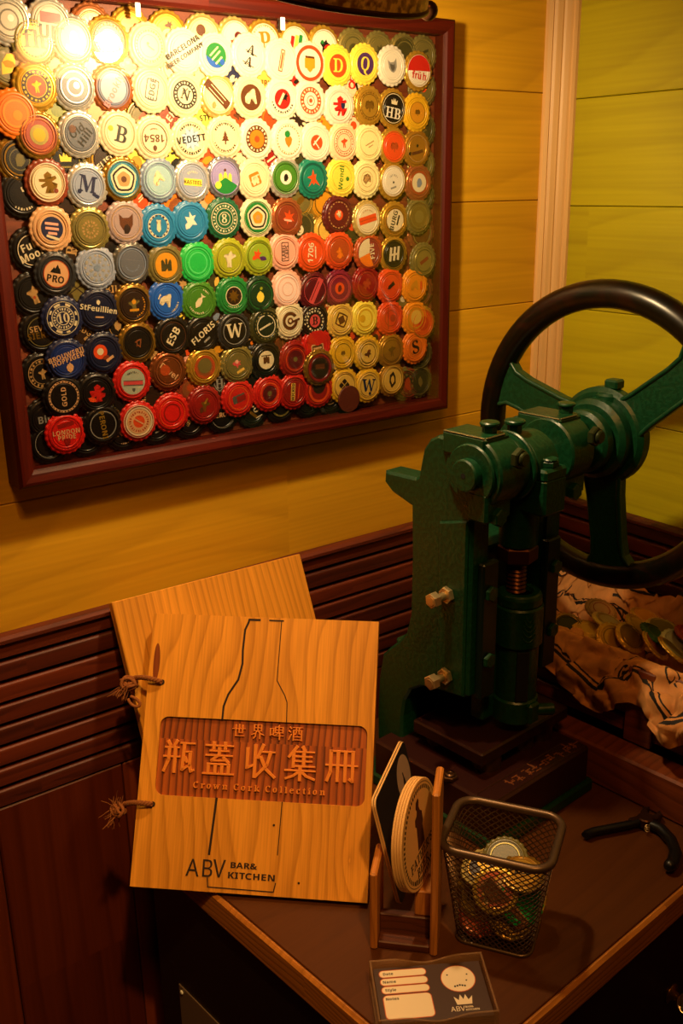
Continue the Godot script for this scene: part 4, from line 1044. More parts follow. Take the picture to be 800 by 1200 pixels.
# ------------------------------------------------------------------ desk
func build_desk() -> void:
	var a0 = -0.535
	var a1 = -0.034
	var b0 = 0.012
	var b1 = 0.3535
	var t = thing("desk", "small dark desk with pale edge banding set in the corner under the press", "desk", on_desk(0, -DESK, 0), YAW)
	var cx = (a0 + a1) / 2
	var cz = (b0 + b1) / 2
	var s = new_st()
	box(s, Vector3(cx, DESK - 0.012, cz), Vector3(a1 - a0 - 0.010, 0.024, b1 - b0 - 0.010), 0.0004)
	var top = wood("desk_top", "soft_x", Color(0.37, 0.205, 0.07), 0.45, Vector3(2, 2, 2), Vector3(0.2, 0.1, 0.3), 0.02)
	top.metallic_specular = 0.3
	part("top", s, top, t)
	var band = wood("edge_band", "pine_x", Color(0.85, 0.55, 0.22), 0.45, Vector3(4, 6, 4), Vector3(0.2, 0.3, 0.1), 0.05)  # light wood band, its colour raised for the light caught on the chamfer
	var band2 = wood("edge_band_side", "pine_z", Color(0.85, 0.55, 0.22), 0.45, Vector3(4, 6, 4), Vector3(0.2, 0.3, 0.1), 0.05)
	s = new_st()
	box(s, Vector3(cx, DESK - 0.012, b1 - 0.0025), Vector3(a1 - a0, 0.0246, 0.005), 0.0022)
	part("edge_strip", s, band, t).set_meta("label", "pale wooden edge strip, brightened for light on its chamfer")
	s = new_st()
	box(s, Vector3(a0 + 0.0025, DESK - 0.012, cz - 0.0026), Vector3(0.005, 0.0246, b1 - b0 - 0.005), 0.0022)
	part("edge_strip", s, band2, t).set_meta("label", "pale wooden edge strip, brightened for light on its chamfer")
	var dark = mat("desk_dark", Color(0.055, 0.03, 0.026), 0.42)
	s = new_st()
	box(s, Vector3(a0 + 0.014, (DESK - 0.024) / 2, cz), Vector3(0.018, DESK - 0.0245, b1 - b0 - 0.016), 0.001)
	part("side_panel", s, dark, t)
	s = new_st()
	box(s, Vector3(a1 - 0.014, (DESK - 0.024) / 2, cz), Vector3(0.018, DESK - 0.0245, b1 - b0 - 0.016), 0.001)
	part("side_panel", s, dark, t)
	s = new_st()
	box(s, Vector3(cx, (DESK - 0.024) / 2, b0 + 0.014), Vector3(a1 - a0 - 0.06, DESK - 0.03, 0.01), 0.001)
	part("back_panel", s, dark, t)
	var n = 0
	for y in [DESK - 0.132, DESK - 0.338, DESK - 0.544]:
		s = new_st()
		box(s, Vector3(cx, y, b1 - 0.016), Vector3(0.455, 0.196, 0.016), 0.0016)
		var d = part("drawer", s, mat("drawer_front", Color(0.06, 0.028, 0.024), 0.35), t)
		for kx in ([-0.323, -0.262] if n == 0 else [cx - 0.03, cx + 0.03]):
			var k = new_st()
			lathe(k, [Vector2(0, 0), Vector2(0.0085, 0), Vector2(0.0085, 0.0012), Vector2(0.0040, 0.0025), Vector2(0.0032, 0.006), Vector2(0, 0.006)], Transform3D(Basis(Vector3.RIGHT, PI / 2), Vector3(kx, y + 0.022, b1 - 0.008)), 20, true)
			part("knob_stem", k, mat("old_brass", Color(0.55, 0.38, 0.14), 0.3, 0.9), d)
			k = new_st()
			ball(k, Vector3(kx, y + 0.022, b1 + 0.0055), 0.0085, 14, Vector3(1, 1, 0.85))
			var gl = mat("clear_knob", Color(0.95, 0.95, 0.9, 0.05), 0.05)
			gl.refraction_enabled = true
			gl.refraction_scale = 0.05
			part("knob", k, gl, d)
		n += 1
	# metal plate screwed to the side
	s = new_st()
	var o = PackedVector2Array([Vector2(0, 0), Vector2(0.10, 0), Vector2(0.10, -0.10), Vector2(0, -0.10)])
	prism(s, o, 0.0, 0.0012, Transform3D(Basis(Vector3.BACK, Vector3.UP, Vector3.LEFT), Vector3(a0 + 0.005, DESK - 0.132, 0.052)), 0.0003)
	var pl = part("plate", s, mat("dull_plate", Color(0.50, 0.42, 0.36), 0.45, 0.3), t)
	pl.set_meta("label", "dull metal plate screwed to the side")
	s = new_st()
	cyl(s, Vector3(a0 + 0.004, DESK - 0.137, 0.057), Vector3(a0 + 0.0025, DESK - 0.137, 0.057), 0.002)
	part("screw", s, mat("dark_iron"), pl)

# ------------------------------------------------------------------ wooden album
const GLYPHS := {      # strokes as point pairs in a 100 x 100 square, y up; strokes parted by -1
	"shi": [4, 62, 96, 64, -1, 28, 90, 28, 14, 90, 14, -1, 52, 94, 52, 36, -1, 76, 90, 76, 36, 52, 36],
	"jie": [24, 96, 24, 54, -1, 24, 96, 76, 96, 76, 54, -1, 24, 75, 76, 75, -1, 24, 55, 76, 55, -1, 50, 96, 50, 55, -1, 48, 54, 30, 36, 6, 26, -1, 52, 54, 70, 36, 95, 26, -1, 36, 36, 34, 18, 22, 2, -1, 66, 36, 66, 2],
	"pi": [5, 76, 5, 28, -1, 5, 76, 27, 76, 27, 30, -1, 5, 34, 27, 34, -1, 68, 98, 60, 88, -1, 40, 86, 40, 48, -1, 40, 86, 94, 86, 94, 48, -1, 40, 67, 94, 67, -1, 40, 49, 94, 49, -1, 66, 86, 64, 44, 44, 36, -1, 34, 27, 99, 27, -1, 72, 44, 72, 1],
	"jiu": [8, 92, 19, 82, -1, 2, 66, 14, 57, -1, 3, 6, 19, 42, -1, 28, 90, 99, 90, -1, 35, 70, 35, 2, -1, 35, 70, 92, 70, 92, 2, -1, 35, 6, 92, 6, -1, 55, 90, 54, 56, 45, 42, -1, 74, 90, 74, 48, 88, 46, -1, 35, 26, 92, 26],
	"ping": [13, 96, 21, 84, -1, 42, 98, 34, 84, -1, 5, 78, 50, 78, -1, 2, 50, 53, 50, -1, 19, 78, 18, 40, 5, 6, -1, 38, 78, 38, 4, -1, 54, 92, 99, 92, -1, 66, 92, 63, 12, 78, 22, -1, 66, 66, 86, 66, 86, 26, 91, 8, 99, 12, -1, 70, 48, 77, 36],
	"gai": [6, 90, 94, 90, -1, 32, 99, 32, 81, -1, 68, 99, 68, 81, -1, 20, 74, 80, 74, -1, 50, 82, 50, 60, -1, 8, 60, 92, 60, -1, 46, 60, 26, 44, 74, 46, -1, 64, 55, 80, 40, -1, 18, 34, 18, 6, -1, 18, 34, 82, 34, 82, 6, -1, 40, 34, 40, 6, -1, 61, 34, 61, 6, -1, 2, 5, 98, 5],
	"shou": [12, 86, 12, 28, 36, 40, -1, 36, 96, 36, 2, -1, 60, 98, 44, 60, -1, 54, 78, 97, 78, -1, 84, 78, 74, 40, 40, 3, -1, 54, 62, 70, 28, 99, 3],
	"ji": [38, 99, 14, 68, -1, 28, 84, 28, 39, -1, 56, 99, 63, 87, -1, 28, 84, 92, 84, -1, 28, 70, 86, 70, -1, 28, 56, 86, 56, -1, 28, 41, 95, 41, -1, 60, 84, 60, 41, -1, 3, 28, 97, 28, -1, 50, 41, 50, 0, -1, 47, 26, 30, 12, 6, 3, -1, 53, 26, 70, 12, 95, 3],
	"ce": [16, 92, 16, 30, 6, 4, -1, 16, 92, 84, 92, 84, 4, 75, 10, -1, 38, 92, 38, 4, -1, 61, 92, 61, 4, -1, 1, 50, 99, 50],
}

func glyph(s: SurfaceTool, which: String, x: float, y: float, size: float, z: float, depth: float) -> void:
	var pts: Array = []
	var data: Array = GLYPHS[which] + [-1]
	var i = 0
	while i < data.size():
		if data[i] == -1:
			for k in pts.size() - 1:
				var a: Vector2 = pts[k]
				var b: Vector2 = pts[k + 1]
				var d = (b - a).normalized()
				var wide = lerpf(6.5, 12.0, absf(d.y))
				var n = Vector2(-d.y, d.x) * wide / 2
				var a2 = a - d * wide * 0.3
				var b2 = b + d * wide * 0.3
				var o = PackedVector2Array()
				for q in [a2 - n, b2 - n * 0.85, b2 + n * 0.85, a2 + n]:
					o.append(Vector2(x, y) + (q - Vector2(50, 50)) * size * 0.01)
				prism(s, o, z - depth, z + 0.00001 * (i % 9), Transform3D.IDENTITY, 0.00025)
			pts = []
			i += 1
		else:
			pts.append(Vector2(data[i], data[i + 1]))
			i += 2

func groove(s: SurfaceTool, pts: Array, w: float, z: float) -> void:    # a burnt line cut into the board: a dark V-shaped channel
	for k in pts.size() - 1:
		var a: Vector2 = pts[k]
		var b: Vector2 = pts[k + 1]
		var d = (b - a).normalized()
		var n = Vector2(-d.y, d.x) * w / 2
		a -= d * w * 0.3
		b += d * w * 0.3
		var lo = z - 0.00025
		quad(s, Vector3(a.x + n.x, a.y + n.y, z), Vector3(a.x, a.y, lo), Vector3(b.x, b.y, lo), Vector3(b.x + n.x, b.y + n.y, z))
		quad(s, Vector3(a.x, a.y, lo), Vector3(a.x - n.x, a.y - n.y, z), Vector3(b.x - n.x, b.y - n.y, z), Vector3(b.x, b.y, lo))

func rope(parent: Node3D, at: Vector3, seed_no: int, side: float) -> void:
	var r = RandomNumberGenerator.new()
	r.seed = seed_no
	var m = wood("jute", "soft_x", Color(0.62, 0.36, 0.14), 0.9, Vector3(60, 60, 60), Vector3.ZERO, 0.05)
	var s = new_st()
	# the cord from the hole over the edge, twisted from two yarns
	for ph in 3:
		var pts = []
		for i in 26:
			var t = i / 25.0
			var c = at + Vector3(-0.024 * t, 0.0016 * sin(t * 3.0) + 0.002 * side * t, 0.0016 + 0.004 * sin(t * PI) - 0.006 * t * t)
			var f = t * 22.0 + ph * TAU / 3
			pts.append(c + Vector3(0.0, cos(f), sin(f)) * 0.0011)
		tube(s, pts, 0.0011, 6)
	# the knot
	var k = at + Vector3(-0.027, -0.004 + 0.002 * side, -0.002)
	for ph in 9:
		var pts = []
		var ax = Vector3(r.randf_range(-1, 1), r.randf_range(-1, 1), r.randf_range(-1, 1)).normalized()
		var e = ax.cross(Vector3(0.3, 1, 0.2)).normalized()
		var g = ax.cross(e)
		var rad = r.randf_range(0.0035, 0.0068)
		for i in 20:
			var f = TAU * i / 20
			pts.append(k + (e * cos(f) + g * sin(f) * 0.8) * rad + ax * 0.001 * sin(f * 3.0))
		tube(s, pts, 0.0013, 6, true)
	part("twine_knot", s, m, parent)
	# frayed ends and a small loop
	s = new_st()
	for q in 26:
		var dir = Vector3(r.randf_range(-0.9, -0.1), r.randf_range(-1.2, -0.5), r.randf_range(-0.4, 0.6)).normalized()
		if side < 0.0:
			dir = Vector3(r.randf_range(-0.6, 0.3), r.randf_range(-1.0, 1.0), r.randf_range(-0.2, 0.6)).normalized()
		var p0 = k + Vector3(r.randf_range(-0.004, 0.002), r.randf_range(-0.003, 0.003), r.randf_range(-0.003, 0.003))
		var pts = []
		var ln = r.randf_range(0.008, 0.017)
		for i in 5:
			pts.append(p0 + dir * ln * i / 4.0 + Vector3(r.randf_range(-1, 1), -i * 0.3, r.randf_range(-1, 1)) * 0.0008)
		tube(s, pts, 0.0005, 4, false, 0.4)
	part("frayed_end", s, m, parent)
	if side > 0.0:
		s = new_st()
		var pts = []
		for i in 17:
			var f = PI * (0.1 + 1.9 * i / 16.0)
			pts.append(k + Vector3(0.006 - 0.0045 * cos(f) + 0.002 * i / 16.0, -0.010 - 0.006 * sin(f * 0.5) - 0.0028 * sin(f), 0.004))
		tube(s, pts, 0.0013, 6)
		part("twine_loop", s, m, parent)

func build_album() -> void:
	var wdt = 0.1779
	var hgt = 0.2041
	var thick = 0.0085
	# foot of the front cover at its lower corner, its long edge along e, leaning back
	var yaw = 0.7683
	var lean = 0.5315
	var e = Vector3(cos(yaw), 0, sin(yaw))
	var back = Vector3(sin(yaw), 0, -cos(yaw))
	var upd = Vector3.UP * cos(lean) + back * sin(lean)
	var nrm = e.cross(upd)
	var foot = Vector3(-0.5700, DESK + 0.0048, 0.1217)
	var t = thing("wooden_album", "pine covered album tied with jute twine, its carved front cover leaning on its back cover", "album", foot)
	var cover = Node3D.new()
	cover.name = "front_cover"
	t.add_child(cover, true)
	cover.transform = Transform3D(Basis(e, upd, nrm), Vector3.ZERO)
	var pine = wood("album_pine", "pine_album", Color(0.98, 0.67, 0.22), 0.42, Vector3(4.6, 4.6, 4.6), Vector3(0.05, 0.02, 0), 0.02)
	var pine2 = wood("album_pine_light", "pine_y", Color(1.0, 0.70, 0.24), 0.42, Vector3(5, 3.5, 5), Vector3(0.4, 0.1, 0), 0.02)
	var red = wood("carved_pine", "pine_fine", Color(0.76, 0.38, 0.10), 0.5, Vector3(4.6, 4.6, 4.6), Vector3(0.3, 0.5, 0), 0.03)
	# x across, y up, outer face at z = 0; the carved panel is a real recess: four boards of the cover round it and a floor behind
	var px0 = 0.0128
	var px1 = 0.1728
	var py0 = 0.0668
	var py1 = 0.1252
	var s = new_st()
	var out = PackedVector2Array([Vector2(0.0005, 0), Vector2(wdt, 0), Vector2(wdt, hgt), Vector2(0, hgt)])
	var hole = PackedVector2Array()
	for q in rounded(px1 - px0, py1 - py0, 0.0065, 5):
		hole.append(q + Vector2((px0 + px1) / 2, (py0 + py1) / 2))
	var d = 0.0022
	# the face as two halves round the recess, so that each is a plain outline
	var my = (py0 + py1) / 2
	var upper = PackedVector2Array([Vector2(0, my), Vector2(px0, my)])
	var lower = PackedVector2Array([Vector2(wdt, my), Vector2(px1, my)])
	var n = hole.size()                              # counter-clockwise from the right side: upper half first
	var half = n / 2
	for i in half:
		upper.append(hole[half - 1 - i])
	upper.append_array([Vector2(px1, my), Vector2(wdt, my), Vector2(wdt, hgt), Vector2(0, hgt)])
	for i in half:
		lower.append(hole[n - 1 - i])
	lower.append_array([Vector2(px0, my), Vector2(0, my), Vector2(0, 0), Vector2(wdt, 0)])
	prism(s, upper, -d, 0.0)
	prism(s, lower, -d, 0.0)
	box(s, Vector3(wdt / 2, hgt / 2, -d - (thick - d) / 2), Vector3(wdt, hgt, thick - d), 0.0004)
	part("board", s, pine, cover)
	s = new_st()
	prism(s, hole, -d - 0.0002, -d + 0.0001)
	part("carved_panel", s, red, cover)
	var lit = mat("lit_raised_pine", Color(0.88, 0.51, 0.16), 0.5)  # letters lighter than the panel, the light on them put into the colour
	s = new_st()
	var zz = -0.0004
	var gx = 0.0745
	for g in ["shi", "jie", "pi", "jiu"]:
		glyph(s, g, gx, 0.1172, 0.0108, zz, 0.0018)
		gx += 0.0146
	part("raised_lettering", s, lit, cover)
	s = new_st()
	gx = 0.0292
	for g in ["ping", "gai", "shou", "ji", "ce"]:
		glyph(s, g, gx, 0.0955, 0.0245, zz, 0.0018)
		gx += 0.0313
	part("raised_lettering", s, lit, cover)
	var word = add_mesh("raised_lettering", text_mesh("C r o w n   C o r k   C o l l e c t i o n", 0.0044, 0.0018, "Droid Serif", 700), lit, cover)
	word.position = Vector3(0.0925, 0.0755, -0.0012)
	var burnt = mat("burnt", Color(0.13, 0.045, 0.015), 0.8)
	for q in [
		[[Vector2(0.0855, hgt - 0.0022), Vector2(0.0770, hgt - 0.0022), Vector2(0.0765, 0.1995), Vector2(0.0742, 0.1940), Vector2(0.0735, 0.178), Vector2(0.0740, 0.168), Vector2(0.0715, 0.1555), Vector2(0.0645, 0.1440), Vector2(0.0615, 0.1350), Vector2(0.0612, py1)], 0.0016, 0.0003],
		[[Vector2(0.1040, hgt - 0.0022), Vector2(0.0930, hgt - 0.0022)], 0.0011, 0.0003],
		[[Vector2(0.1025, hgt - 0.003), Vector2(0.1018, 0.1560), Vector2(0.1085, 0.1450), Vector2(0.1105, 0.1400), Vector2(0.1110, py1)], 0.0007, 0.0003],
		[[Vector2(0.0612, py0), Vector2(0.0585, 0.0265)], 0.0018, 0.0003],
		[[Vector2(0.1112, py0), Vector2(0.1100, 0.0290)], 0.0007, 0.0003],
		[[Vector2(0.0585, 0.0100), Vector2(0.0592, 0.0035), Vector2(0.1085, 0.0030), Vector2(0.1098, 0.0092)], 0.0008, 0.0003],
	]:
		s = new_st()
		groove(s, q[0], q[1], q[2])
		part("bottle_outline", s, burnt, cover).set_meta("label", "burnt outline of a bottle")
	var logo = [["A", 0.0470, 0.0150, 0.0118, "Droid Sans", 400, 0.0], ["B", 0.0580, 0.0152, 0.0118, "Droid Sans", 400, 0.0], ["V", 0.0672, 0.0155, 0.0122, "Droid Sans", 400, 0.0], ["BAR&", 0.0850, 0.0190, 0.0042, "Droid Sans", 700, 0.0], ["KITCHEN", 0.0915, 0.0118, 0.0046, "Droid Sans", 700, 0.0]]
	for q in logo:
		var l = add_mesh("burnt_lettering", text_mesh(q[0], q[3], 0.0003, q[4], q[5]), burnt, cover)
		l.position = Vector3(q[1], q[2] + 0.001, 0.0002)
		if q[0].length() > 2:
			l.scale = Vector3(1.35, 1, 1)
	s = new_st()
	for p in [Vector2(0.1060, 0.0500), Vector2(0.1270, 0.0105)]:
		var o = PackedVector2Array()
		for k in 10:
			o.append(p + Vector2.from_angle(TAU * k / 10) * 0.0009)
		flat_poly(s, o, 0.00035)
	part("pinhole", s, burnt, cover)
	s = new_st()
	for p in [Vector3(0.0115, 0.1510, 0), Vector3(0.0122, 0.0598, 0)]:
		var o = PackedVector2Array()
		for k in 14:
			o.append(Vector2(p.x, p.y) + Vector2.from_angle(TAU * k / 14) * 0.0021)
		flat_poly(s, o, 0.0003)
	part("tie_hole", s, burnt, cover)
	s = new_st()
	var kn = PackedVector2Array()
	for k in 20:
		var f = TAU * k / 20
		kn.append(Vector2(0.0055 + 0.0042 * cos(f) * (0.55 if cos(f) < 0.0 else 0.7), 0.1660 + 0.0150 * sin(f)))
	flat_poly(s, kn, 0.0002)
	part("knot", s, wood("pine_knot", "pine_album", Color(0.62, 0.30, 0.08), 0.45, Vector3(14, 5, 5), Vector3(0.2, 0.3, 0)), cover)
	rope(cover, Vector3(0.0115, 0.1510, 0.0), 5, 1.0)
	rope(cover, Vector3(0.0122, 0.0598, 0.0), 8, -1.0)
	# back cover: stands on the desk, leans on the wainscot, turned a little
	var bk = Node3D.new()
	bk.name = "back_cover"
	t.add_child(bk, true)
	var tl = Vector3(-0.5225, EYE - 0.3110, 0.0245)
	var by = 0.026
	var e2 = Vector3(cos(by), 0, sin(by))
	var lean2 = 0.40
	var u2 = Vector3.UP * cos(lean2) + Vector3(sin(by), 0, -cos(by)) * sin(lean2)
	var drop = (tl.y - DESK - thick * sin(lean2)) / cos(lean2)
	bk.transform = Transform3D(Basis(e2, u2, e2.cross(u2)), tl - u2 * drop - foot)
	s = new_st()
	box(s, Vector3(wdt / 2, drop / 2, -thick / 2), Vector3(wdt, drop, thick), 0.0006)
	part("board", s, pine2, bk)

# ------------------------------------------------------------------ coasters and their holder
func build_holder() -> void:
	var ang = deg_to_rad(52.0)
	var turn = YAW - ang
	var at = on_desk(-0.4645, 0, 0.2500)
	var t = thing("coaster_holder", "narrow wooden coaster holder with two upright slats beside the mesh basket", "holder", at, turn)
	# local x from the low slat to the tall one, local z away from the window of view; -z lies behind
	var wd = wood("holder_wood", "pine_y", Color(0.86, 0.55, 0.22), 0.45, Vector3(6, 4, 6), Vector3(0.1, 0.3, 0.2), 0.02)
	var dk = wood("holder_dark", "pine_x", Color(0.40, 0.19, 0.07), 0.45, Vector3(5, 5, 5), Vector3(0.3, 0.3, 0.2), 0.02)
	var s = new_st()
	box(s, Vector3(0.0205, 0.0640, -0.006), Vector3(0.0050, 0.128, 0.034), 0.0012)
	part("tall_slat", s, wd, t)
	s = new_st()
	box(s, Vector3(-0.0205, 0.031, -0.006), Vector3(0.0050, 0.062, 0.034), 0.0012)
	part("low_slat", s, wd, t)
	s = new_st()
	box(s, Vector3(0.0, 0.012, -0.004), Vector3(0.0358, 0.018, 0.006), 0.0008)
	part("cross_board", s, dk, t)
	s = new_st()
	box(s, Vector3(0.0120, 0.0310, -0.013), Vector3(0.0118, 0.0200, 0.020), 0.0008)
	part("ledge", s, wd, t)
	s = new_st()
	box(s, Vector3(0, 0.003, -0.008), Vector3(0.0358, 0.006, 0.034), 0.0008)
	part("foot_board", s, dk, t)

func coaster_place(at: Vector3, turn: float, lean: float) -> Transform3D:     # local z of a coaster is its face
	return Transform3D(Basis(Vector3.UP, turn + PI / 2) * Basis(Vector3.RIGHT, -lean), at)

func build_coasters() -> void:
	var ang = deg_to_rad(52.0)
	var turn = YAW - ang
	# square coasters, upright and leaning on the low slat
	var axis = Basis(Vector3.UP, turn)
	var base = on_desk(-0.4645, 0, 0.2500)
	for k in 2:
		var c = thing("square_coaster", ["black square coaster leaning behind the round ones, with a grey disc and orange lettering", "square coaster at the back of the holder, only its pale edges showing"][k], "coaster", Vector3.ZERO, 0.0, "square coasters in the wooden holder")
		var s = new_st()
		prism(s, rounded(0.084, 0.084, 0.006), -0.0014, 0.0, Transform3D.IDENTITY, 0.0002)
		part("board", s, mat("pulp", Color(0.86, 0.66, 0.40), 0.8), c)
		s = new_st()
		prism(s, rounded(0.0834, 0.0834, 0.0057), 0.00001, 0.00012)
		part("print", s, mat("print_black", Color(0.085, 0.055, 0.05), 0.5), c)
		if k == 0:
			s = new_st()
			var o = PackedVector2Array()
			for i in 30:
				o.append(Vector2(0.023, 0.021) + Vector2.from_angle(TAU * i / 30) * 0.0165)
			flat_poly(s, o, 0.0002)
			part("print_disc", s, mat("print_grey", Color(0.62, 0.50, 0.42), 0.6), c)
			s = new_st()
			flat_poly(s, poly(SIGNS["bottle"], 0.0001 * 1.6), 0.0)
			part("print_bottle", s, mat("print_black"), c).position = Vector3(0.022, 0.018, 0.0003)
			s = new_st()
			flat_poly(s, poly(SIGNS["flame"], 0.0001 * 1.5), 0.0)
			part("print_flame", s, mat("print_orange", Color(0.75, 0.26, 0.06), 0.6), c).position = Vector3(0.034, 0.006, 0.0003)
			for q in [["CS", -0.027, -0.008], ["20", -0.027, -0.029]]:
				var l = add_mesh("lettering", text_mesh(q[0], 0.011, 0.0001), mat("print_orange"), c)
				l.position = Vector3(q[1], q[2], 0.0003)
				l.rotation.z = -PI / 2
		c.transform = coaster_place(base + axis * Vector3(-0.0084 - 0.0017 * k, 0.0612 + 0.0004 * k, -0.053), turn - deg_to_rad(7.0), 0.227)
	# round coasters
	for k in 4:
		var words: String = ["round coaster at the front of the stack, printed with a man's dark silhouette and lettering", "round coaster second from the front of the stack, pale rim showing", "round coaster third from the front of the stack, pale rim showing", "rearmost round coaster, resting against the black square one"][k]
		var c = thing("round_coaster", words, "coaster", Vector3.ZERO, 0.0, "round coasters in the wooden holder")
		var s = new_st()
		lathe(s, [Vector2(0, -0.0016), Vector2(0.0375, -0.0016), Vector2(0.0378, -0.0013), Vector2(0.0378, -0.0003), Vector2(0.0375, 0), Vector2(0, 0)], Transform3D(Basis(Vector3.RIGHT, PI / 2), Vector3.ZERO), 48)
		part("board", s, mat("pulp"), c)
		if k == 0:
			var ink = mat("print_ink", Color(0.10, 0.065, 0.05), 0.6)
			s = new_st()
			ring_shape(s, 0.0352, 0.0356, 0, TAU, 0.0001, 48)
			for i in 34:
				var f = TAU * i / 60.0 + 0.62
				ring_shape(s, 0.0308, 0.0334, f, f + 0.06, 0.0001, 2)
			for i in 12:
				var f = TAU * i / 60.0 + 4.15
				ring_shape(s, 0.0300, 0.0336, f, f + 0.07, 0.0001, 2)
			part("print_ring", s, ink, c)
			s = new_st()
			flat_poly(s, poly([-20, -60, -18, 0, -26, 6, -24, 22, -12, 26, -8, 36, -14, 44, -10, 58, 4, 62, 10, 54, 6, 40, 12, 28, 24, 18, 26, -6, 20, -14, 26, -60], 0.0003), 0.0001)
			part("print_figure", s, mat("print_brown", Color(0.26, 0.11, 0.06), 0.6), c).position = Vector3(0, 0.0085, 0)
			var l = add_mesh("lettering", text_mesh("FATHER'S", 0.0066, 0.0001, "Droid Serif"), ink, c)
			l.position = Vector3(0, -0.0145, 0.0001)
			l = add_mesh("lettering", text_mesh("BEER", 0.0066, 0.0001, "Droid Serif"), ink, c)
			l.position = Vector3(0, -0.0242, 0.0001)
		c.transform = coaster_place(base + axis * Vector3(0.0084 - 0.0018 * k, 0.0800, -0.0125), turn - deg_to_rad(12.0), 0.10)

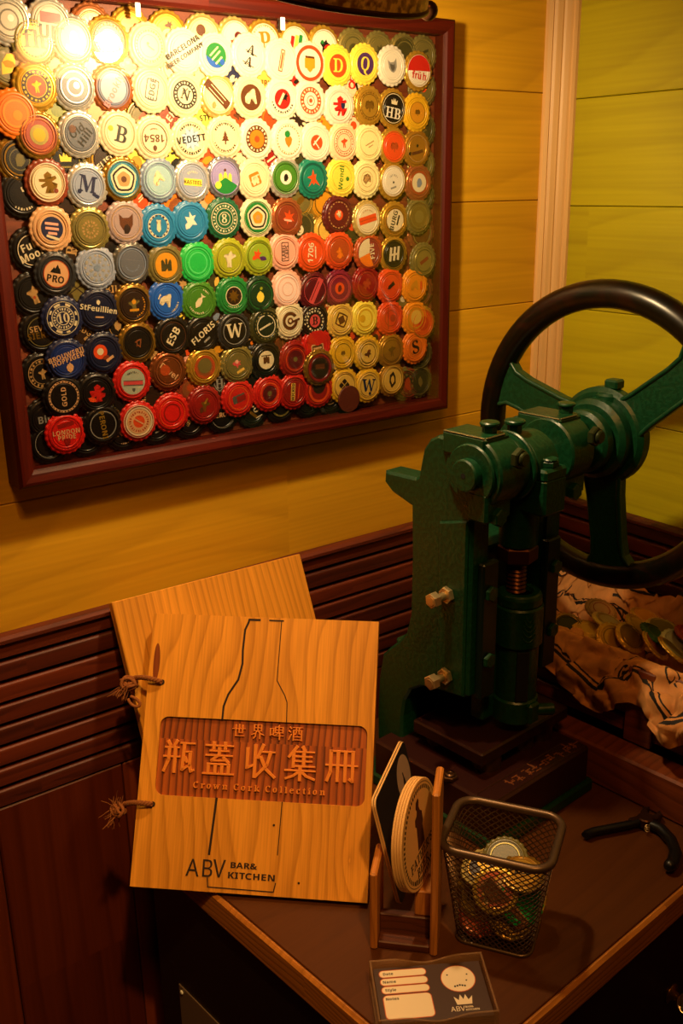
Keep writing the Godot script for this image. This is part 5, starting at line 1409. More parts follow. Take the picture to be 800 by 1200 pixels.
# ------------------------------------------------------------------ card case
func build_cards() -> void:
	var turn = YAW - deg_to_rad(36.7)
	var at = on_desk(-0.4940, 0, 0.3030)
	var w = 0.0745
	var dp = 0.0500
	var h = 0.0190
	var t = thing("card_case", "open smoky plastic case of black and white cards before the coaster holder", "case", at, turn)
	var pm = mat("smoky_plastic", Color(0.66, 0.50, 0.36, 0.38), 0.3)
	pm.transparency = BaseMaterial3D.TRANSPARENCY_ALPHA
	var s = new_st()
	box(s, Vector3(0, 0.0008, 0), Vector3(w, 0.0015, dp), 0.0003)
	part("bottom", s, pm, t)
	for e in [-1.0, 1.0]:
		s = new_st()
		var dip = PackedVector2Array([Vector2(-w / 2, 0.0016), Vector2(w / 2, 0.0016), Vector2(w / 2, h)])
		for i in 11:
			var q = 1.0 - 2.0 * i / 10.0
			dip.append(Vector2(q * w * 0.30, h - 0.0042 * (0.5 + 0.5 * cos(q * PI))))
		dip.append(Vector2(-w / 2, h))
		prism(s, dip, -0.0007, 0.0007, Transform3D(Basis.IDENTITY, Vector3(0, 0, e * (dp / 2 - 0.0007))), 0.0003)
		part("long_wall", s, pm, t)
		s = new_st()
		box(s, Vector3(e * (w / 2 - 0.0007), h / 2 + 0.0008, 0), Vector3(0.0014, h - 0.0016, dp - 0.0030), 0.0003)
		part("short_wall", s, pm, t)
	for k in 4:
		var c = thing("tasting_card", ["topmost printed card in the plastic case, with four white fields", "second card from the top of the stack in the plastic case", "third card from the top of the stack in the plastic case", "lowest card of the stack in the plastic case"][k], "card", on_desk(-0.4940, 0.0138 - 0.0020 * k, 0.3030), turn, "cards stacked in the plastic case")
		var s2 = new_st()
		box(s2, Vector3(0, -0.0008, 0), Vector3(w - 0.0045, 0.0017, dp - 0.0045), 0.0002)
		part("card", s2, mat("card_dark", Color(0.25, 0.15, 0.09), 0.5), c)
		if k > 0:
			continue
		var flatb = Basis(Vector3.RIGHT, -PI / 2)
		var wm = mat("card_white", Color(0.90, 0.82, 0.70), 0.55)
		var om = mat("card_orange", Color(0.78, 0.36, 0.14), 0.55)
		var km = mat("card_black", Color(0.06, 0.045, 0.04), 0.55)
		var fields = [[-0.0163, 0.0172, 0.0300, 0.0054], [-0.0163, 0.0104, 0.0300, 0.0054], [-0.0163, 0.0036, 0.0300, 0.0054], [-0.0163, -0.0102, 0.0300, 0.0186]]
		for f in fields:
			var o = PackedVector2Array()
			var o2 = PackedVector2Array()
			var r: float = minf(f[3] / 2 - 0.0002, 0.0028)
			for q in rounded(f[2], f[3], r):
				o.append(q + Vector2(f[0], f[1]))
			for q in rounded(f[2] + 0.0010, f[3] + 0.0010, r + 0.0005):
				o2.append(q + Vector2(f[0], f[1]))
			s2 = new_st()
			flat_poly(s2, o2, 0.0001)
			part("field_outline", s2, om, c).transform = Transform3D(flatb, Vector3.ZERO)
			s2 = new_st()
			flat_poly(s2, o, 0.00015)
			part("field", s2, wm, c).transform = Transform3D(flatb, Vector3.ZERO)
		var names = ["Date", "Name", "Style", "Notes"]
		for i in 4:
			var l = add_mesh("lettering", text_mesh(names[i], 0.0022, 0.00008), km, c)
			l.transform = Transform3D(flatb, Vector3(-0.0258, 0.0002, -[0.0172, 0.0104, 0.0036, -0.0036][i]))
		s2 = new_st()
		var disc = PackedVector2Array()
		for i in 32:
			disc.append(Vector2(0.0185, 0.0088) + Vector2.from_angle(TAU * i / 32) * 0.0112)
		flat_poly(s2, disc, 0.0001)
		part("field_outline", s2, om, c).transform = Transform3D(flatb, Vector3.ZERO)
		s2 = new_st()
		disc = PackedVector2Array()
		for i in 32:
			disc.append(Vector2(0.0185, 0.0088) + Vector2.from_angle(TAU * i / 32) * 0.0107)
		flat_poly(s2, disc, 0.00015)
		part("field", s2, wm, c).transform = Transform3D(flatb, Vector3.ZERO)
		s2 = new_st()
		for q in [[-0.0065, 0.0035], [0.0062, 0.0030], [0.0050, -0.0020]]:
			var o = PackedVector2Array()
			for i in 8:
				o.append(Vector2(0.0185 + q[0], 0.0088 + q[1]) + Vector2.from_angle(TAU * i / 8) * 0.0006)
			flat_poly(s2, o, 0.0002)
		for i in 5:
			var o = PackedVector2Array()
			for q in rounded(0.0012, 0.0014, 0.0003, 2):
				o.append(q + Vector2(0.0153 + i * 0.0016, 0.0032 - 0.0004 * absf(i - 2.0)))
			flat_poly(s2, o, 0.0002)
		part("printed_marks", s2, km, c).transform = Transform3D(flatb, Vector3.ZERO)
		s2 = new_st()
		flat_poly(s2, poly([-40, -30, -50, 26, -26, 0, -14, 38, 0, 4, 14, 38, 26, 0, 50, 26, 40, -30], 0.000118), 0.0002)
		part("printed_crown", s2, wm, c).transform = Transform3D(flatb, Vector3(0.0185, 0, 0.0090))
		for q in [["ABV", 0.0036, 0.0135, 0.0170, 400], ["BAR&", 0.0014, 0.0208, 0.0158, 700], ["KITCHEN", 0.0015, 0.0226, 0.0181, 700]]:
			var lg = add_mesh("lettering", text_mesh(q[0], q[1], 0.00008, "Droid Sans", q[4]), wm, c)
			lg.transform = Transform3D(flatb, Vector3(q[2], 0.0002, q[3] - 0.0012))

# ------------------------------------------------------------------ mesh basket
func build_basket() -> void:
	var turn = YAW - deg_to_rad(63.0)
	var at = on_desk(-0.4075, 0, 0.2860)
	var t = thing("mesh_basket", "square black wire mesh basket of bottle caps on the desk", "basket", at, turn)
	var iron = mat("basket_wire", Color(0.40, 0.31, 0.23), 0.38, 0.7)
	var h = 0.0800
	var bw = 0.0520
	var bd = 0.0440
	var tw = 0.0740
	var td = 0.0615
	var s = new_st()
	var ring = []
	for q in rounded(tw, td, 0.013, 6):
		ring.append(Vector3(q.x, h, q.y))
	tube(s, ring, 0.0030, 10, true, 1.0, 1.0)
	part("rim", s, iron, t)
	s = new_st()
	ring = []
	for q in rounded(bw, bd, 0.008, 5):
		ring.append(Vector3(q.x, 0.0015, q.y))
	tube(s, ring, 0.0014, 8, true)
	part("foot_ring", s, iron, t)
	s = new_st()
	prism(s, rounded(bw - 0.001, bd - 0.001, 0.008), -0.0022, -0.0016, Transform3D(Basis(Vector3.RIGHT, PI / 2), Vector3.ZERO))
	part("bottom", s, iron, t)
	# expanded-metal sides: slanting strands both ways along the wall from foot to rim
	s = new_st()
	var per = 84
	var rows = 34
	var lo = wall_ring(bw, bd, 0.008, per)
	var hi = wall_ring(tw, td, 0.013, per)
	for i in per:
		for j in rows:
			for way in 2:
				var k0 = (i + j) % 2
				if way == k0:
					continue
				var i1 = (i + 1) % per
				var q0 = float(j) / rows
				var q1 = float(j + 1) / rows
				var a = lo[i].lerp(hi[i], q0 if way == 0 else q1)
				var b = lo[i1].lerp(hi[i1], q1 if way == 0 else q0)
				var p = Vector3(a.x, 0.002 + (h - 0.003) * (q0 if way == 0 else q1), a.y)
				var r = Vector3(b.x, 0.002 + (h - 0.003) * (q1 if way == 0 else q0), b.y)
				strand(s, p, r, 0.00033)
	var net = part("wire_mesh", s, iron, t)
	net.set_meta("kind", "stuff")

func wall_ring(w: float, d: float, r: float, n: int) -> PackedVector2Array:
	var o = rounded(w, d, r, 8)
	o.append(o[0])
	var total = 0.0
	for i in o.size() - 1:
		total += o[i].distance_to(o[i + 1])
	var p = PackedVector2Array()
	var seg = 0
	var done = 0.0
	for k in n:
		var want = total * k / n
		while done + o[seg].distance_to(o[seg + 1]) < want:
			done += o[seg].distance_to(o[seg + 1])
			seg += 1
		p.append(o[seg].lerp(o[seg + 1], (want - done) / maxf(1e-9, o[seg].distance_to(o[seg + 1]))))
	return p

func strand(s: SurfaceTool, a: Vector3, b: Vector3, r: float) -> void:      # a square wire
	flat(s)
	var d = (b - a).normalized()
	var o = Vector3(a.x + b.x, 0, a.z + b.z).normalized()
	var u = d.cross(o).normalized() * r
	var v = o * r * 0.8
	quad(s, a + u + v, b + u + v, b - u + v, a - u + v)
	quad(s, a - u - v, b - u - v, b + u - v, a + u - v)
	quad(s, a + u - v, b + u - v, b + u + v, a + u + v)
	quad(s, a - u + v, b - u + v, b - u - v, a - u - v)

func build_basket_caps() -> void:
	var turn = YAW - deg_to_rad(63.0)
	var ax = Basis(Vector3.UP, turn)
	var at = on_desk(-0.4075, 0, 0.2860)
	var g = "loose bottle caps in the mesh basket"
	var rows = [
		[-0.010, 0.0080, 0.006, -95, 10, 0, "copper", "copper_dk", "", "copper cap lying at the bottom of the mesh basket"],
		[0.012, 0.0090, -0.004, -80, 0, 20, "gold_dk", "olive", "", "olive gold cap lying low in the mesh basket"],
		[-0.012, 0.0180, 0.010, -40, -30, 0, "rust", "rust", "r copper 8 9", "rust cap leaning against the near side of the basket"],
		[0.010, 0.0210, 0.010, -60, 25, 0, "gold_dk", "tangold", "", "tan cap tilted behind the basket mesh"],
		[-0.015, 0.0300, 0.008, -20, -25, 0, "gold", "gold_dk", "r gold 8 9;t black M 8 0", "gold cap with a black letter pressed to the mesh"],
		[0.003, 0.0310, -0.008, -85, 0, 0, "olive", "olive_dk", "", "dark olive cap lying mid-height in the basket"],
		[0.016, 0.0340, 0.008, -35, 35, 0, "brightgreen", "brightgreen", "r green_lt 6.8 7.6", "bright green cap showing through the basket mesh"],
		[-0.001, 0.0400, 0.010, -50, 0, 40, "gold", "rust", "b tan 20 4 20 0 0;b gold 20 1.4 20 0 4", "striped rust and tan cap near the top of the basket"],
		[-0.013, 0.0440, -0.004, -70, -20, 0, "gold_lt", "darkbrown", "r gold 9 10;p gold bird 10 0", "gold rimmed dark cap topmost at the basket's near corner"],
		[0.014, 0.0470, -0.004, -75, 20, 0, "gold_dk", "tangold", "r gold 8 9;t black LAGER 4 0", "tan gold cap topmost at the far corner of the basket"],
		[0.000, 0.0490, -0.014, -60, 0, 0, "olive", "olive", "r olive_lt 9 9.6", "olive cap propped against the back of the basket"],
		[0.021, 0.0270, -0.003, -10, 60, 0, "gold", "yellowtan", "", "yellow gold cap standing on edge by the basket's outer side"],
	]
	for r in rows:
		var b = ax * Basis.from_euler(Vector3(r[3], r[4], r[5]) * (PI / 180.0))
		loose_cap(at + ax * Vector3(r[0], r[1], r[2]), Vector3.ZERO, r[6], r[7], r[8], r[9], g)
		var c = get_child(get_child_count() - 1)
		c.transform = Transform3D(b, at + ax * Vector3(r[0], r[1], r[2]))
	var s = new_st()
	box(s, Vector3.ZERO, Vector3(0.011, 0.040, 0.0022), 0.0006)
	var st = part("wooden_stirrer", s, wood("stick", "pine_y", Color(0.72, 0.46, 0.24), 0.6, Vector3(6, 6, 6), Vector3.ZERO), self)
	st.name = "wooden_stick"
	tag(st, "short flat wooden stick stuck slantwise among the caps in the basket", "stick")
	st.transform = Transform3D(ax * Basis.from_euler(Vector3(-0.25, 0.2, 0.75)), at + ax * Vector3(0.006, 0.036, 0.0165))

# ------------------------------------------------------------------ hand press
func build_press() -> void:
	var t = thing("hand_press", "old green cast iron hand press with large three-spoked flywheel", "press", on_desk(-0.2718, 0, 0.1834), YAW)
	t.scale = Vector3.ONE * 0.9615
	var green = mat("press_green", Color(0.045, 0.24, 0.135), 0.36)
	green.albedo_texture = tex["cast"]
	green.uv1_triplanar = true
	green.uv1_scale = Vector3(9, 9, 9)
	green.heightmap_enabled = true
	green.heightmap_texture = tex["cast"]
	green.heightmap_scale = 0.045
	var worn = mat("worn_edge", Color(0.45, 0.42, 0.28), 0.35, 0.6)
	var steel = mat("bright_steel", Color(0.88, 0.78, 0.58), 0.28, 0.85)
	var shaft_m = mat("shaft_steel", Color(0.30, 0.33, 0.22), 0.32, 0.7)
	var maroon = mat("press_maroon", Color(0.17, 0.055, 0.035), 0.38)
	var sy = 0.309
	var s = new_st()
	# foot flange and base
	box(s, Vector3(-0.0110, 0.006, -0.030), Vector3(0.138, 0.012, 0.162), 0.002)
	part("foot_flange", s, green, t)
	s = new_st()
	box(s, Vector3(-0.0120, 0.0275, -0.022), Vector3(0.132, 0.035, 0.138), 0.002)
	var base = part("base", s, maroon, t)
	base.set_meta("label", "dark maroon base plate")
	s = new_st()
	box(s, Vector3(-0.019, 0.0452, 0.0438), Vector3(0.114, 0.0014, 0.0022), 0.0005)
	box(s, Vector3(-0.019, 0.0452, 0.0272), Vector3(0.114, 0.0014, 0.0018), 0.0005)
	part("lip", s, maroon, base)
	s = new_st()
	var r = RandomNumberGenerator.new()
	r.seed = 12
	for k in 9:                                        # raised cast characters, worn past reading
		var c = Vector3(-0.041 + 0.0108 * k, 0.0452, 0.0355)
		for q in 5:
			box(s, c + Vector3(r.randf_range(-0.003, 0.003), 0, r.randf_range(-0.0045, 0.0045)), Vector3(r.randf_range(0.003, 0.008), 0.0012, 0.0011) if q % 2 == 0 else Vector3(0.0011, 0.0012, r.randf_range(0.004, 0.009)), 0.0003)
	part("cast_lettering", s, mat("cast_letter", Color(0.50, 0.28, 0.15), 0.4, 0.2), base)
	s = new_st()
	hex(s, Vector3(-0.0740, 0.045, -0.0030), Vector3(-0.0740, 0.049, -0.0030), 0.007)
	lathe(s, [Vector2(0.0034, 0.0), Vector2(0.0046, 0.0008), Vector2(0.0034, 0.0016)], Transform3D(Basis.IDENTITY, Vector3(-0.0740, 0.0492, -0.0030)), 18)
	part("base_bolt", s, mat("brown_steel", Color(0.36, 0.24, 0.14), 0.35, 0.8), base)
	# bolster on its pillars
	s = new_st()
	for p in [Vector2(-0.035, 0.004), Vector2(0.036, 0.004), Vector2(-0.035, -0.05), Vector2(0.036, -0.05), Vector2(0.012, 0.002)]:
		cyl(s, Vector3(p.x, 0.044, p.y), Vector3(p.x, 0.0590, p.y), 0.0125, 0.0012)
	part("pillar", s, mat("brown_steel"), t)
	s = new_st()
	box(s, Vector3(0.001, 0.0640, -0.022), Vector3(0.119, 0.0125, 0.080), 0.0016)
	part("bolster", s, mat("bolster_brown", Color(0.16, 0.06, 0.035), 0.34, 0.2), t).set_meta("label", "brown steel bolster plate")
	# the two side cheeks of the C-shaped frame
	var turned = Transform3D(Basis(Vector3.BACK, Vector3.UP, Vector3.LEFT), Vector3.ZERO)     # outline x = depth, y = up, pushed along the shaft
	var cheek = poly([-108, 11, -76, 11, -76, 67, -73, 84, -66, 97, -54, 105, -39, 109, -7, 113, 0, 117, 0, 282, -1, 320, -8, 330, -38, 332, -47, 327, -54, 317, -57, 304, -59, 294, -62, 292, -98, 291, -99, 281, -90, 274, -67, 267, -66, 224, -67, 169, -72, 150, -81, 139, -92, 129, -101, 119, -106, 95, -108, 60], 0.001)
	for e in [-1.0, 1.0]:
		s = new_st()
		prism(s, cheek, -0.011, 0.011, Transform3D(turned.basis, Vector3(e * 0.047, 0, 0)), 0.0022)
		var ck = part("cheek", s, green, t)
		s = new_st()                                   # raised guide band along the front half of the outer face
		prism(s, poly([-33, 112, -3, 116, -3, 270, -33, 262], 0.001), -0.0025, 0.0025, Transform3D(turned.basis, Vector3(e * 0.0582, 0, 0)), 0.0015)
		part("guide_band", s, green, ck)
		s = new_st()                                   # bearing housing
		cyl(s, Vector3(e * 0.030, sy, 0), Vector3(e * 0.0595, sy, 0), 0.0285, 0.0015, 40)
		cyl(s, Vector3(e * 0.0595, sy, 0), Vector3(e * 0.0630, sy, 0), 0.0235, 0.0012, 40)
		part("bearing_housing", s, green, ck)
		s = new_st()
		box(s, Vector3(e * 0.0460, 0.3290, -0.0095), Vector3(0.0300, 0.0190, 0.0440), 0.0022)
		var cap = part("bearing_cap", s, green, ck)
		s = new_st()
		box(s, Vector3(e * 0.0460 - 0.0142, 0.3379, -0.0095), Vector3(0.0016, 0.0012, 0.041), 0.0005)
		box(s, Vector3(e * 0.0460 - 0.002, 0.3380, 0.0118), Vector3(0.022, 0.0012, 0.0016), 0.0005)
		part("worn_edge", s, worn, cap).set_meta("label", "bare worn edge")
		s = new_st()
		hex(s, Vector3(e * 0.0485 + 0.006, 0.3380, 0.0010), Vector3(e * 0.0485 + 0.006, 0.3440, 0.0010), 0.0058)
		cyl(s, Vector3(e * 0.0485 + 0.006, 0.3440, 0.0010), Vector3(e * 0.0485 + 0.006, 0.3470, 0.0010), 0.0078, 0.001, 20)
		part("cap_bolt", s, green, cap)
		s = new_st()
		hex(s, Vector3(e * 0.0485 + 0.004, 0.3240, 0.0290), Vector3(e * 0.0485 + 0.004, 0.3240, 0.0350), 0.0082)
		cyl(s, Vector3(e * 0.0485 + 0.004, 0.3240, 0.0350), Vector3(e * 0.0485 + 0.004, 0.3240, 0.0385), 0.0055, 0.001, 18)
		part("cap_nut", s, mat("greenish_steel", Color(0.20, 0.24, 0.13), 0.34, 0.5), cap)
		s = new_st()
		hex(s, Vector3(e * 0.0485 - 0.002, 0.2760, 0.0160), Vector3(e * 0.0485 - 0.002, 0.2760, 0.0230), 0.0075)
		box(s, Vector3(e * 0.0485, 0.2840, 0.0080), Vector3(0.030, 0.024, 0.020), 0.002)
		part("lower_lug", s, green, ck)
		for y in [0.2030, 0.1300]:                     # gib screws with lock nuts
			s = new_st()
			var x0: float = e * 0.0605
			hex(s, Vector3(x0, y, -0.0210), Vector3(x0 + e * 0.0050, y, -0.0210), 0.0072, 0.3)
			cyl(s, Vector3(x0 + e * 0.005, y, -0.0210), Vector3(x0 + e * 0.0165, y, -0.0210), 0.0036, 0.0005, 16)
			hex(s, Vector3(x0 + e * 0.0140, y, -0.0210), Vector3(x0 + e * 0.0215, y, -0.0210), 0.0066, 0.1)
			cyl(s, Vector3(x0 + e * 0.0215, y, -0.0210), Vector3(x0 + e * 0.0220, y, -0.0210), 0.0040, 0.0002, 16)
			var sc = part("adjusting_screw", s, steel if e < 0.0 else green, ck)
			if e < 0.0:
				sc.set_meta("label", "bright steel adjusting screw")
		s = new_st()                                   # keeper plate and its bolts on the front face
		box(s, Vector3(e * 0.0410, 0.1730, 0.0035), Vector3(0.0190, 0.1200, 0.0070), 0.0014)
		var kp = part("keeper_plate", s, mat("press_green_dark", Color(0.03, 0.10, 0.06), 0.4), ck)
		for y in [0.2070, 0.1480]:
			s = new_st()
			hex(s, Vector3(e * 0.0425, y, 0.0070), Vector3(e * 0.0425, y, 0.0110), 0.0068)
			part("keeper_bolt", s, green, kp)
	# web that joins the cheeks
	s = new_st()
	box(s, Vector3(0, 0.1690, -0.042), Vector3(0.0730, 0.126, 0.044), 0.002)
	box(s, Vector3(0, 0.070, -0.0960), Vector3(0.0730, 0.115, 0.0200), 0.002)
	box(s, Vector3(0, 0.128, -0.072), Vector3(0.0730, 0.030, 0.040), 0.002)
	part("web", s, green, t)
	# crankshaft
	s = new_st()
	cyl(s, Vector3(-0.0620, sy, 0), Vector3(-0.0705, sy, 0), 0.0128, 0.0012, 32)
	part("end_collar", s, green, t)
	s = new_st()
	cyl(s, Vector3(-0.0705, sy, 0), Vector3(-0.0707, sy, 0), 0.0022, 0.00005, 14)
	part("oil_hole", s, mat("hole_black", Color(0.01, 0.01, 0.01), 0.9), t)
	s = new_st()
	cyl(s, Vector3(-0.0680, sy, 0), Vector3(0.1320, sy, 0), 0.0105, 0.001, 28)
	part("shaft", s, shaft_m, t)
	s = new_st()
	cyl(s, Vector3(-0.0300, sy, 0), Vector3(-0.0190, sy - 0.001, 0), 0.0250, 0.002, 36)
	cyl(s, Vector3(-0.0190, sy - 0.002, 0), Vector3(-0.0155, sy - 0.002, 0), 0.0285, 0.001, 36)
	part("crank_web", s, green, t)
	# connecting rod with its split big end
	s = new_st()
	cyl(s, Vector3(-0.0140, sy - 0.004, 0), Vector3(0.0150, sy - 0.004, 0), 0.0270, 0.002, 36)
	box(s, Vector3(0.0005, sy - 0.0240, 0.0210), Vector3(0.0280, 0.0300, 0.0270), 0.002)
	box(s, Vector3(0.0005, sy - 0.0240, -0.0210), Vector3(0.0280, 0.0300, 0.0270), 0.002)
	cyl(s, Vector3(0, 0.2360, 0), Vector3(0, 0.2900, 0), 0.0160, 0.002, 32, 0.0165)
	var rod = part("connecting_rod", s, green, t)
	for z in [0.0240, -0.0240]:
		s = new_st()
		box(s, Vector3(0.0005, sy - 0.0060, z), Vector3(0.0280, 0.0100, 0.0210), 0.002)
		part("cap_lug", s, green, rod)
	for z in [0.0265, -0.0265]:
		s = new_st()
		hex(s, Vector3(0.0005, sy - 0.0010, z), Vector3(0.0005, sy + 0.0040, z), 0.0075)
		cyl(s, Vector3(0.0005, sy + 0.004, z), Vector3(0.0005, sy + 0.0062, z), 0.0070, 0.001, 18)
		part("rod_bolt", s, green, rod)
	s = new_st()
	hex(s, Vector3(-0.012, sy + 0.0230, 0.001), Vector3(-0.012, sy + 0.0310, 0.001), 0.0058)
	cyl(s, Vector3(-0.012, sy + 0.0310, 0.001), Vector3(-0.012, sy + 0.0345, 0.001), 0.0085, 0.001, 18)
	part("oil_cup", s, green, rod)
	s = new_st()
	hex(s, Vector3(0, 0.2220, 0), Vector3(0, 0.2370, 0), 0.0168, 0.2)
	part("lock_nut", s, mat("copper_steel", Color(0.36, 0.20, 0.10), 0.36, 0.75), t).set_meta("label", "coppery hexagonal lock nut")
	s = new_st()
	var prof = []
	for k in 15:
		prof.append(Vector2(0.0086 if k % 2 == 0 else 0.0074, 0.196 + 0.0018 * k))
	lathe(s, [Vector2(0, 0.194)] + prof + [Vector2(0, 0.2225)], Transform3D.IDENTITY, 24)
	part("screw_spindle", s, mat("copper_steel"), t)
	# the ram: barrel with a long dark slot, collar above, clamp below
	s = new_st()
	cyl(s, Vector3(0, 0.1500, 0.004), Vector3(0, 0.1860, 0.004), 0.0205, 0.0015, 36)
	cyl(s, Vector3(0, 0.0790, 0.004), Vector3(0, 0.1500, 0.004), 0.0175, 0.0015, 36, 0.0180)
	cyl(s, Vector3(0, 0.0790, 0.004), Vector3(0, 0.1010, 0.004), 0.0195, 0.0015, 36)
	box(s, Vector3(0, 0.1330, -0.013), Vector3(0.062, 0.105, 0.014), 0.0015)
	var ram = part("ram", s, green, t)
	s = new_st()
	lathe(s, [Vector2(0.0105, 0.1862), Vector2(0.0160, 0.1862), Vector2(0.0190, 0.1870), Vector2(0.0190, 0.1930), Vector2(0.0180, 0.1955), Vector2(0.0165, 0.1968), Vector2(0.0115, 0.1968), Vector2(0.0105, 0.1930)], Transform3D(Basis.IDENTITY, Vector3(0, 0, 0.004)), 36)
	part("collar", s, green, ram)
	s = new_st()
	box(s, Vector3(0, 0.1250, 0.0168), Vector3(0.0105, 0.0460, 0.0050), 0.0006, Transform3D(Basis(Vector3.UP, -0.62), Vector3(0, 0, 0.004)))
	part("slot", s, mat("hole_black"), ram)
	s = new_st()
	box(s, Vector3(-0.0010, 0.0900, 0.0215), Vector3(0.0130, 0.0190, 0.0110), 0.002)
	cyl(s, Vector3(0.0030, 0.0905, 0.0215), Vector3(0.0170, 0.0905, 0.0330), 0.0052, 0.0008, 18)
	part("clamp_screw", s, green, ram)
	s = new_st()                                       # cast leaf emblem on the barrel
	for k in 5:
		var f = 1.20 - 0.10 * k
		for e in [-1.0, 1.0]:
			var pts = []
			for i in 7:
				var q = i / 6.0
				var ang: float = 2.02 - e * 0.32 * q * (1.0 - 0.12 * k)
				pts.append(Vector3(cos(ang) * 0.0206, 0.1580 + 0.0045 * k + 0.006 * q * q, 0.004 + sin(ang) * 0.0206))
			tube(s, pts, 0.0005, 5)
	part("leaf_emblem", s, mat("press_green_worn", Color(0.10, 0.26, 0.15), 0.35), ram)
	# flywheel
	var wx = 0.1130
	var wy = 0.3060
	s = new_st()
	var ring = []
	for i in 72:
		var f = TAU * i / 72
		ring.append(Vector3(wx, wy + 0.1240 * sin(f), 0.1240 * cos(f)))
	tube(s, ring, 0.0122, 18, true, 1.0, 0.98)
	var rim_m = mat("rim_dark", Color(0.13, 0.085, 0.05), 0.3, 0.15)
	rim_m.albedo_texture = tex["rim"]
	rim_m.uv1_triplanar = true
	rim_m.uv1_scale = Vector3(5, 5, 5)
	var wheel = Node3D.new()
	wheel.name = "flywheel"
	t.add_child(wheel, true)
	part("rim", s, rim_m, wheel).set_meta("label", "dark rim rubbed brown by hands")
	for deg in [40.0, 162.0, 279.0]:
		s = new_st()
		var dir = deg_to_rad(deg)
		var o = poly([18, -20, 50, -16.5, 90, -15.5, 104, -17, 111, -22, 118, -29, 119, 29, 111, 22, 104, 17, 90, 15.5, 50, 16.5, 18, 20], 0.001)
		prism(s, o, -0.0062, 0.0062, Transform3D(turned.basis * Basis(Vector3.BACK, dir), Vector3(wx, wy, 0)), 0.0024)
		var sp = part("spoke", s, green, wheel)
		s = new_st()
		for e in [-1.0, 1.0]:
			var pts = []
			for q in [[30, 17.5], [50, 15.2], [90, 14.2], [104, 15.6], [112, 21.0]]:
				var v = Vector2(q[0] * 0.001, e * q[1] * 0.001).rotated(dir)
				pts.append(Vector3(wx - 0.0055, wy + v.y, v.x))
			tube(s, pts, 0.0022, 8)
		part("spoke_bead", s, green, sp)
	s = new_st()
	cyl(s, Vector3(wx - 0.022, sy, 0), Vector3(wx + 0.018, sy, 0), 0.0345, 0.004, 44)
	cyl(s, Vector3(wx - 0.036, sy, 0), Vector3(wx - 0.022, sy, 0), 0.0270, 0.003, 40)
	cyl(s, Vector3(wx - 0.0085, sy, 0), Vector3(wx + 0.0085, sy, 0), 0.0430, 0.004, 48)
	cyl(s, Vector3(wx, sy + 0.030, 0.004), Vector3(wx, sy + 0.0385, 0.004), 0.0125, 0.002, 28)
	var hub = part("hub", s, green, wheel)
	s = new_st()
	box(s, Vector3(wx + 0.002, sy + 0.0455, 0.006), Vector3(0.0130, 0.0085, 0.0130), 0.0016, Transform3D.IDENTITY)
	cyl(s, Vector3(wx + 0.002, sy + 0.036, 0.006), Vector3(wx + 0.002, sy + 0.043, 0.006), 0.0045, 0.0005, 16)
	part("set_screw", s, green, hub)

# ------------------------------------------------------------------ crate with paper and caps
func build_crate() -> void:
	var t = thing("crate", "low slatted wooden crate lined with printed brown paper beside the press", "crate", on_desk(0, 0, 0), YAW)
	var a0 = -0.2080
	var a1 = -0.0420
	var b0 = 0.0250
	var b1 = 0.3450
	var wd = []
	for k in 3:
		wd.append(wood("crate_wood_%d" % k, "pine_z", Color(0.55, 0.27, 0.10), 0.55, Vector3(3, 3, 3), Vector3(0.2 * k, 0.33 * k, 0.4 * k), 0.03))
	var wx = wood("crate_wood_x", "pine_x", Color(0.52, 0.26, 0.10), 0.55, Vector3(3, 3, 3), Vector3(0.2, 0.3, 0.4), 0.03)
	var s = new_st()
	box(s, Vector3((a0 + a1) / 2, 0.005, (b0 + b1) / 2), Vector3(a1 - a0 - 0.02, 0.006, b1 - b0 - 0.02), 0.0005)
	part("bottom", s, wx, t)
	s = new_st()
	box(s, Vector3(a0 + 0.0135, 0.019, (b0 + b1) / 2), Vector3(0.027, 0.038, b1 - b0), 0.002)
	part("sill_board", s, wd[0], t)
	var n = 0
	for y in [0.0500, 0.0675, 0.0850, 0.1025]:
		for sd in 2:
			s = new_st()
			box(s, Vector3((a0 + 0.034) if sd == 0 else (a1 - 0.005), y, (b0 + b1) / 2), Vector3(0.007, 0.0145, b1 - b0), 0.0012)
			part("slat", s, wd[n % 3], t)
			s = new_st()
			box(s, Vector3((a0 + 0.034 + a1) / 2, y, b0 if sd == 0 else b1), Vector3(a1 - a0 - 0.040, 0.0145, 0.007), 0.0012)
			part("slat", s, wx, t)
			n += 1
	for p in [Vector2(a0 + 0.042, b0 + 0.010), Vector2(a0 + 0.042, b1 - 0.010), Vector2(a1 - 0.014, b0 + 0.010), Vector2(a1 - 0.014, b1 - 0.010)]:
		s = new_st()
		box(s, Vector3(p.x, 0.035, p.y), Vector3(0.011, 0.060, 0.011), 0.001)
		part("corner_post", s, wd[1], t)
	s = new_st()
	box(s, Vector3(a0 + 0.0275, 0.074, 0.250), Vector3(0.006, 0.070, 0.026), 0.001)
	part("batten", s, wd[2], t)

func paper_height(a: float, b: float, n: FastNoiseLite) -> float:
	return 0.006 * n.get_noise_2d(a * 1100.0, b * 1100.0) + 0.026 * (absf(n.get_noise_2d(a * 620.0 + 90.0, b * 620.0)) - 0.2)

